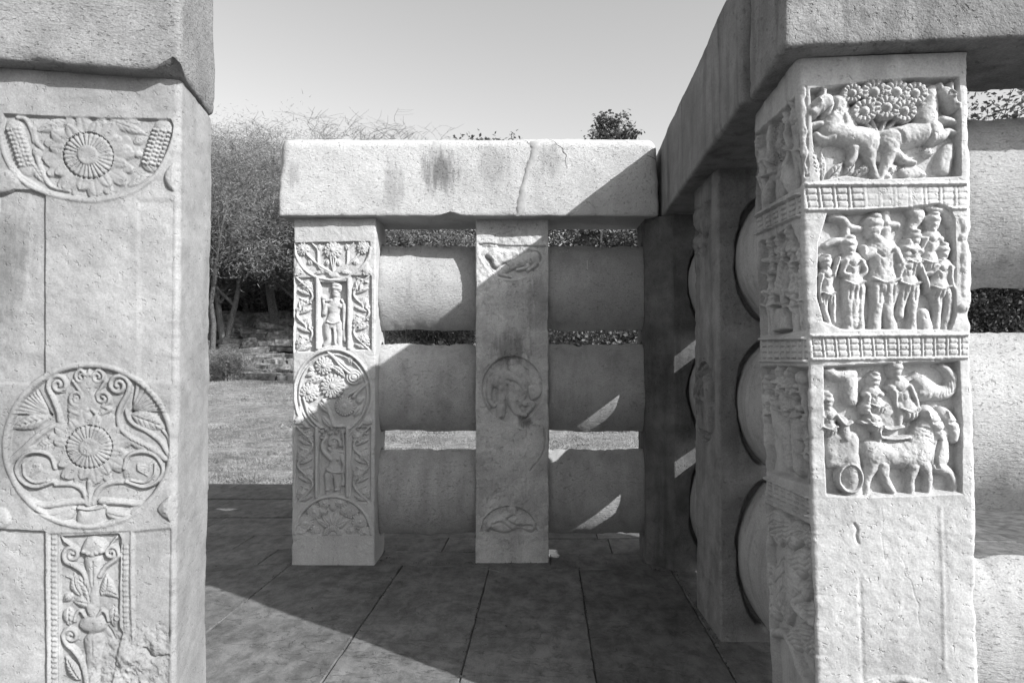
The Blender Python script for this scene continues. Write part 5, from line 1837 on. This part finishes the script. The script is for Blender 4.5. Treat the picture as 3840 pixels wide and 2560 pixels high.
def tree(name, label, cat, group, base, h, spread, seed, bark, leafm, nleaf, lsize, trunk_h=0.3, r0=0.1, levels=4, kids=(4, 4, 4, 4), droop=0.0, cloud=0.25, forks=None, up=0.55, twig_r=0.006, aspect=.5, dome=0.0):
    """trunk and limbs in one mesh; twigs and leaves of the crown in others"""
    rg = np.random.default_rng(seed)
    W, T = Wood(), Wood()
    tips = []
    base = np.array(base, float)

    def grow(p, d, L, r, lev):
        n = 5 if lev < 2 else (3 if lev < levels else 2)
        P = [p]
        dd = d.copy()
        for i in range(n):
            dd = dd + rg.normal(size=3) * (.16 if lev else .08)
            dd[2] += (.10 * up if lev < levels - 1 else -droop)
            dd /= np.linalg.norm(dd)
            P.append(P[-1] + dd * L / n)
        P = np.array(P)
        rr = np.linspace(r, max(r * .55, twig_r * .5), n + 1)
        (W if lev < 2 else T).tube(P, rr, 7 if lev == 0 else (5 if lev == 1 else 3))
        if lev >= levels:
            tips.append(P)
            return
        k = kids[lev]
        for j in range(k):
            t = 0.35 + 0.65 * (j + rg.uniform(.2, .9)) / k if lev else 0.55 + .45 * (j + rg.uniform(0, 1)) / k
            i = min(int(t * n), n - 1)
            q = P[i] + (P[i + 1] - P[i]) * (t * n - i)
            az = rg.uniform(0, 2 * math.pi)
            side = np.array([math.cos(az), math.sin(az), rg.uniform(-.25, .5)])
            nd = dd * (.55 if lev else .5) + side * spread * (1.0 if lev else .8)
            nd[2] += up * (.5 if lev < 2 else .15)
            nd /= np.linalg.norm(nd)
            grow(q, nd, L * rg.uniform(.55, .8) if lev else h * (1 - trunk_h) * rg.uniform(.38, .55), max(rr[i] * .62, twig_r), lev + 1)

    for f in (forks or [(0, 0, 1)]):
        d = np.array(f, float); d /= np.linalg.norm(d)
        grow(base - np.array([0, 0, .08]), d, h * trunk_h, r0, 0)
    allz = np.concatenate([v[:, 2] for v in W.v + T.v]).max()
    sc = h / (allz - base[2])
    if dome:      # rounded, even crown top
        sq = lambda v: np.stack([v[:, 0], v[:, 1], base[2] + (allz - base[2]) * (lambda t: np.where(t > dome, dome + (1 - dome) * .62 * (1 - np.exp(-(t - dome) / ((1 - dome) * .62))), t))((v[:, 2] - base[2]) / (allz - base[2]))], -1)
        W.v, T.v, tips = [sq(v) for v in W.v], [sq(v) for v in T.v], [sq(v) for v in tips]
        sc = h / (max(v[:, 2].max() for v in T.v) - base[2])
    W.v = [base + (v - base) * sc for v in W.v]
    T.v = [base + (v - base) * sc for v in T.v]
    tips = [base + (v - base) * sc for v in tips]
    root = empty(name, tuple(base))
    tag(root, label, cat, group, 'thing')
    def put(nm, me, mat):
        me.transform(Matrix.Translation(-Vector(base)))
        o = bpy.data.objects.new(nm, me); me.materials.append(mat); COL.objects.link(o); o.parent = root
        return o
    put('trunk', W.mesh('trunk'), bark)
    if T.n: put('branches', T.mesh('branches'), bark if leafm is not None else M_TWIG)
    if nleaf:
        tp = np.concatenate(tips)
        C = tp[rg.integers(0, len(tp), nleaf)] + rg.normal(size=(nleaf, 3)) * cloud
        C[:, 2] = np.maximum(C[:, 2], base[2] + .05)
        put('crown', leaves_mesh('crown', C, lsize, rg, .5, aspect, aspect < .2), leafm)
    return root


def spot(px, Y):
    """place on the ground straight below a pixel column at the given distance"""
    p = at_y(px, 1335, Y)
    return (p[0], p[1], float(ground_z(np.array(p[0]), np.array(p[1]))) - 0.02)


def top_at(px, py, Y):
    """height above the ground that reaches the pixel row py at distance Y"""
    return at_y(px, py, Y)[2] - spot(px, Y)[2]


TG = 'feathery trees on the bank'
K4 = (5, 5, 5, 4)
tree('feathery_tree', 'feathery thorn tree with a pale forked trunk beside the lotus pillar', 'tree', TG, spot(838, 25.0), top_at(838, 560, 25), .95, 1, M_BARK, M_FEATHER, 56000, .14, .30, .10, 4, K4, .16, .34, [(-.15, 0, 1), (.28, .1, 1)], .45, .0035, .11, .75)
tree('feathery_tree', 'feathery thorn tree with one stout leaning trunk beside the scroll-carved end pillar', 'tree', TG, spot(1030, 27.0), top_at(1030, 560, 27), .95, 2, M_BARK, M_FEATHER, 56000, .14, .34, .13, 4, K4, .16, .34, [(-.06, 0, 1)], .45, .0035, .11, .75)
tree('feathery_tree', 'feathery tree whose thin grey trunk is half hidden by the lotus pillar', 'tree', TG, spot(790, 24.0), top_at(790, 600, 24), .9, 3, M_BARK, M_FEATHER, 40000, .14, .36, .08, 4, K4, .10, .22, [(.05, 0, 1), (-.3, .1, .9)], .45, .0035, .11, .75)
for i, (px, Y, py) in enumerate(((720, 31, 490), (820, 33, 500), (910, 32, 480), (1010, 34, 590), (930, 29.5, 600), (820, 30, 620))):
    tree('feathery_tree', 'pale feathery tree in the thicket behind the thorn trees', 'tree', 'thicket on the bank', spot(px, Y), top_at(px, py, Y), .95, 10 + i, M_BARK, M_FEATHER, 40000, .17, .22, .10, 4, (5, 5, 4, 4), .06, .34, None, .5, .004, .11, .72)
for i, (px, Y, py, w) in enumerate(((1150, 25.5, 600, 'behind the scroll-carved end pillar'), (1290, 24.5, 600, 'behind the left half of the far coping'), (1440, 25.5, 600, 'behind the stained part of the far coping'))):
    tree('feathery_tree', 'branchy feathery tree ' + w, 'tree', 'feathery trees behind the far railing', spot(px, Y), top_at(px, py, Y), .95, 130 + i, M_BARK, M_FEATHER, 34000, .18, .26, .11, 4, K4, .08, .24, None, .45, .007, .14)
for i, (px, Y, py, w) in enumerate(((1190, 30, 505, 'above the left end of the far coping'), (1330, 29, 495, 'over the left half of the far coping'), (1480, 30, 475, 'above the stained part of the far coping'), (1640, 31, 490, 'above the middle pillar'))):
    tree('bare_tree', 'bare twiggy tree reaching ' + w, 'tree', 'bare trees on the bank', spot(px, Y), top_at(px, py, Y), 1.0, 20 + i, M_BARK, None, 0, .10, .34, .10, 5, (5, 5, 4, 4, 3), .0, .2, None, .6, .007, .5, .78)
for i, (px, Y, py, n, th_, w) in enumerate(((2205, 15.5, 408, 5200, .84, 'leafy tree whose round top shows above the far coping'), (1975, 16.0, 518, 7000, .6, 'leafy tree barely topping the far coping above the middle pillar'), (2440, 17.0, 530, 9000, .5, 'leafy tree behind the inner corner of the railing'))):
    tree('leafy_tree', w, 'tree', 'leafy trees beyond the lawn', spot(px, Y), top_at(px, py, Y), 1.0, 30 + i, M_BARK_D, M_LEAF, n, .10, th_, .05, 3, (9, 6, 5), .02, .07, None, .35, .006, .62, .85)
GAPS = ('seen through the gaps of the far left bay, nearest its end pillar', 'seen in the far left bay, beside the elephant pillar', 'with pale stems, in the far right bay beside the elephant pillar', 'with dark forked stems, in the middle of the far right bay', 'seen in the far right bay, nearest the dark inner corner')
for i, (px, Y, py, w) in enumerate(((1500, 20, 1000, 0), (1690, 19.5, 1050, 1), (2120, 13.5, 1080, 2), (2290, 13.0, 1050, 3), (2400, 14.0, 1060, 4))):
    tree('leafy_shrub', 'leafy many-stemmed shrub ' + GAPS[w], 'shrub', 'shrubs behind the far railing', spot(px, Y), top_at(px, py, Y), .8, 50 + i, M_TWIG if i % 2 == 0 else M_BARK_D, M_LEAF, 5000, .085, .30, .03, 2, (6, 6), .03, .20, [(0.1, 0, 1), (-.3, .1, 1), (.35, -.1, 1), (-.05, .3, 1)], .7, .006, .55)
for i, (px, Y, py, bk, lf) in enumerate(((2200, 17.5, 700, M_BARK_D, .09), (2370, 19, 720, M_TWIG, .085), (2080, 19, 680, M_TWIG, .085), (1620, 25, 700, M_TWIG, .09), (1450, 26, 680, M_TWIG, .09), (1780, 25, 690, M_TWIG, .09), (2260, 24, 620, M_TWIG, .09), (2460, 24, 640, M_TWIG, .09))):
    tree('leafy_shrub', 'tall leafy shrub in the belt of greenery behind the far railing', 'shrub', 'tall shrubs behind the far railing', spot(px, Y), top_at(px, py, Y), .85, 65 + i, bk, M_LEAF, 9000, lf * 1.15, .25, .05, 3, (5, 5, 4), .03, .28, None, .6, .007, .55)
for i, (px, Y, py) in enumerate(((3560, 16.5, 410), (3700, 16, 408), (3860, 16.5, 445))):
    tree('leafy_tree', 'dense dark tree behind the crossbars at the right edge', 'tree', 'dense trees at the right', spot(px, Y), top_at(px, py, Y), .9, 80 + i, M_BARK_D, M_LEAF, 20000, .12, .12, .08, 3, (7, 6, 6), .03, .26, None, .6, .008, .55, .72)
for i, (px, Y, py) in enumerate(((3600, 15, 1000), (3760, 15, 1000), (3900, 15, 980))):
    tree('leafy_shrub', 'dark shrub under the dense trees at the right edge', 'shrub', 'dark shrubs at the right', spot(px, Y), top_at(px, py, Y), .9, 90 + i, M_BARK_D, M_LEAF, 7000, .085, .2, .03, 2, (7, 6), .03, .22, [(0.3, 0, 1), (-.4, .1, 1), (0, .3, 1)], .55, .008, .55)
for i, (px, Y, py) in enumerate(((720, 30, 1000), (800, 31.5, 960), (880, 30.5, 985), (960, 31.5, 970), (1040, 30.5, 990), (1110, 31.5, 960))):
    tree('leafy_shrub', 'dark shrub in the shade under the thicket', 'shrub', 'dark shrubs under the thicket', spot(px, Y), top_at(px, py, Y), 1.0, 105 + i, M_BARK_D, M_LEAF, 8000, .12, .15, .03, 2, (8, 8), .03, .40, [(0.4, 0, 1), (-.5, .1, 1), (0, .3, 1), (.9, .2, .8), (-.9, -.2, .8)], .4, .008, .55)
tree('low_bush', 'low fine-leaved bush at the foot of the stone steps', 'bush', None, spot(850, 21.2), top_at(850, 1302, 21.2), 1.0, 95, M_TWIG, M_SHRUB, 16000, .04, .25, .025, 2, (7, 7), .0, .14, [(.5, 0, 1), (-.5, .1, 1), (0, -.5, 1), (.1, .5, 1), (-.9, 0, .8), (.9, 0, .8)], .5, .004)

# ------------------------------------------------------------------ stones of the bank
M_ROCK = stone_mat('bank_rock', 0.15, .2, .8, .2, 3.0, objvar=.5)
bank = empty('stone_steps', spot(1000, 22.0))
tag(bank, 'tumbled stone steps and slabs climbing the shady bank', 'steps', None, 'thing')
protos = []
for i in range(7):
    v, q = rounded_box((0, 0, 0), (.5, .5, .5), .34, .06, .06, 0, 300 + i, .10, .03, None, .05)
    protos.append(mesh_np('stone', v, q, smooth_=False))
    protos[-1].materials.append(M_ROCK)
rg = random.Random(21)
nst = 0


def rock(x, y, sx, sy, sz, rz, lift=0.0, tilt=0.06):
    global nst
    o = bpy.data.objects.new('stone', protos[nst % 7])
    nst += 1
    COL.objects.link(o)
    o.parent = bank
    z = float(ground_z(np.array(x), np.array(y))) + lift
    o.location = Vector((x, y, z + sz * .25)) - bank.location
    o.scale = (sx, sy, sz)
    o.rotation_euler = (rg.uniform(-tilt, tilt), rg.uniform(-tilt, tilt), rz)


# step courses
for k in range(9):
    y = 21.9 + k * .55
    x = at_y(925, 1335, y)[0] - rg.uniform(0, .6)
    while x < at_y(1250, 1335, y)[0]:
        L = rg.uniform(.5, 1.5)
        rock(x + L / 2, y + rg.uniform(-.06, .06), L * .97, .62, rg.uniform(.16, .30), rg.uniform(-.06, .06), .02)
        x += L
# rubble on the left and beyond, and the rough bank seen through the gaps
for k in range(130):
    y = rg.uniform(22.3, 28.5)
    px = rg.uniform(720, 1080) if k < 70 else rg.uniform(1380, 2460)
    s = rg.uniform(.25, .95)
    rock(at_y(px, 1335, y)[0], y, s * rg.uniform(.8, 1.6), s * rg.uniform(.5, 1), s * rg.uniform(.2, .45), rg.uniform(-.5, .5), 0, .2)
# dark ledges of rock higher on the bank
for k in range(40):
    y = rg.uniform(28, 33)
    rock(at_y(rg.uniform(700, 1150), 1335, y)[0], y, rg.uniform(1.2, 2.8), rg.uniform(.6, 1.2), rg.uniform(.3, .8), rg.uniform(-.2, .2), .1, .1)

# ------------------------------------------------------------------ dry grass, twig, litter
rgn = np.random.default_rng(4)
n = 100000
gy_ = 6.75 + 15.5 * rgn.random(n) ** 1.7
gy_[:7000] = 6.70 + np.abs(rgn.normal(size=7000)) * .09
gpx = rgn.uniform(700, 2500, n)
gx_ = (gpx - 2050) / F * gy_
gz_ = ground_z(gx_, gy_)
hgt = rgn.uniform(.004, .022, n) * (1 + gy_ / 25)
az = rgn.uniform(0, 2 * math.pi, n)
wd = .0026 * (1 + gy_ / 5)
c0 = np.stack([gx_, gy_, gz_ - .01], -1)
sd = np.stack([np.cos(az) * wd, np.sin(az) * wd, 0 * az], -1)
tip = c0 + np.stack([rgn.normal(size=n) * .03, rgn.normal(size=n) * .03, hgt + .012], -1)
gv = np.stack([c0 - sd, c0 + sd, tip], 1).reshape(-1, 3)
ii = np.arange(n) * 3
M_GRASS = plain_mat('dry_grass', 0.20, 0.35, 3, 0.8, 0.2)
tag(mobj('grass', mesh_np('grass', gv, None, np.stack([ii, ii + 1, ii + 2], -1), smooth_=False), M_GRASS), 'short dry grass of the lawn behind the railing', 'grass', None, 'stuff')

tw = Wood()
a, b = at_z(1832, 2134, .004), at_z(1886, 2148, .004)
tw.tube([a, a * .5 + b * .5 + np.array([0, .004, .002]), b], [.003, .0028, .002], 5)
tag(mobj('twig', tw.mesh('twig'), M_TWIG, None, tuple(a)), 'thin pale twig lying on the paving before the elephant pillar', 'twig', None, 'thing')

M_LITTER = plain_mat('dry_litter', 0.06, 0.6, 60)
lit = []
for (a, b, n) in (((-1.55, 4.06), (-1.04, 4.08), 26), ((-1.02, 4.12), (-.45, 4.16), 40), ((-.43, 4.155), (.01, 4.18), 22), ((.03, 4.2), (.6, 4.22), 40), ((.62, 4.1), (.75, 4.05), 30), ((.75, 4.0), (.75, 3.5), 30), ((.74, 3.5), (.75, 3.05), 50), ((-1.03, 4.1), (-1.0, 4.3), 24)):
    for i in range(n):
        t = rgn.random()
        lit.append((a[0] + (b[0] - a[0]) * t + rgn.normal() * .008, a[1] + (b[1] - a[1]) * t + rgn.normal() * .008, .003))
for xj in (-1.55, -.871, -.342, .191, .733):
    for i in range(70): lit.append((xj + rgn.normal() * .006, 2.4 + 1.7 * rgn.random(), .002))
for i in range(160): lit.append((rgn.uniform(-2.4, .8), rgn.uniform(2.5, 6.3), .002))
tag(mobj('litter', leaves_mesh('litter', np.array(lit), .012, rgn, 2.0, .5), M_LITTER), 'crumbs of earth and dry leaves along the pillar feet', 'litter', None, 'stuff')
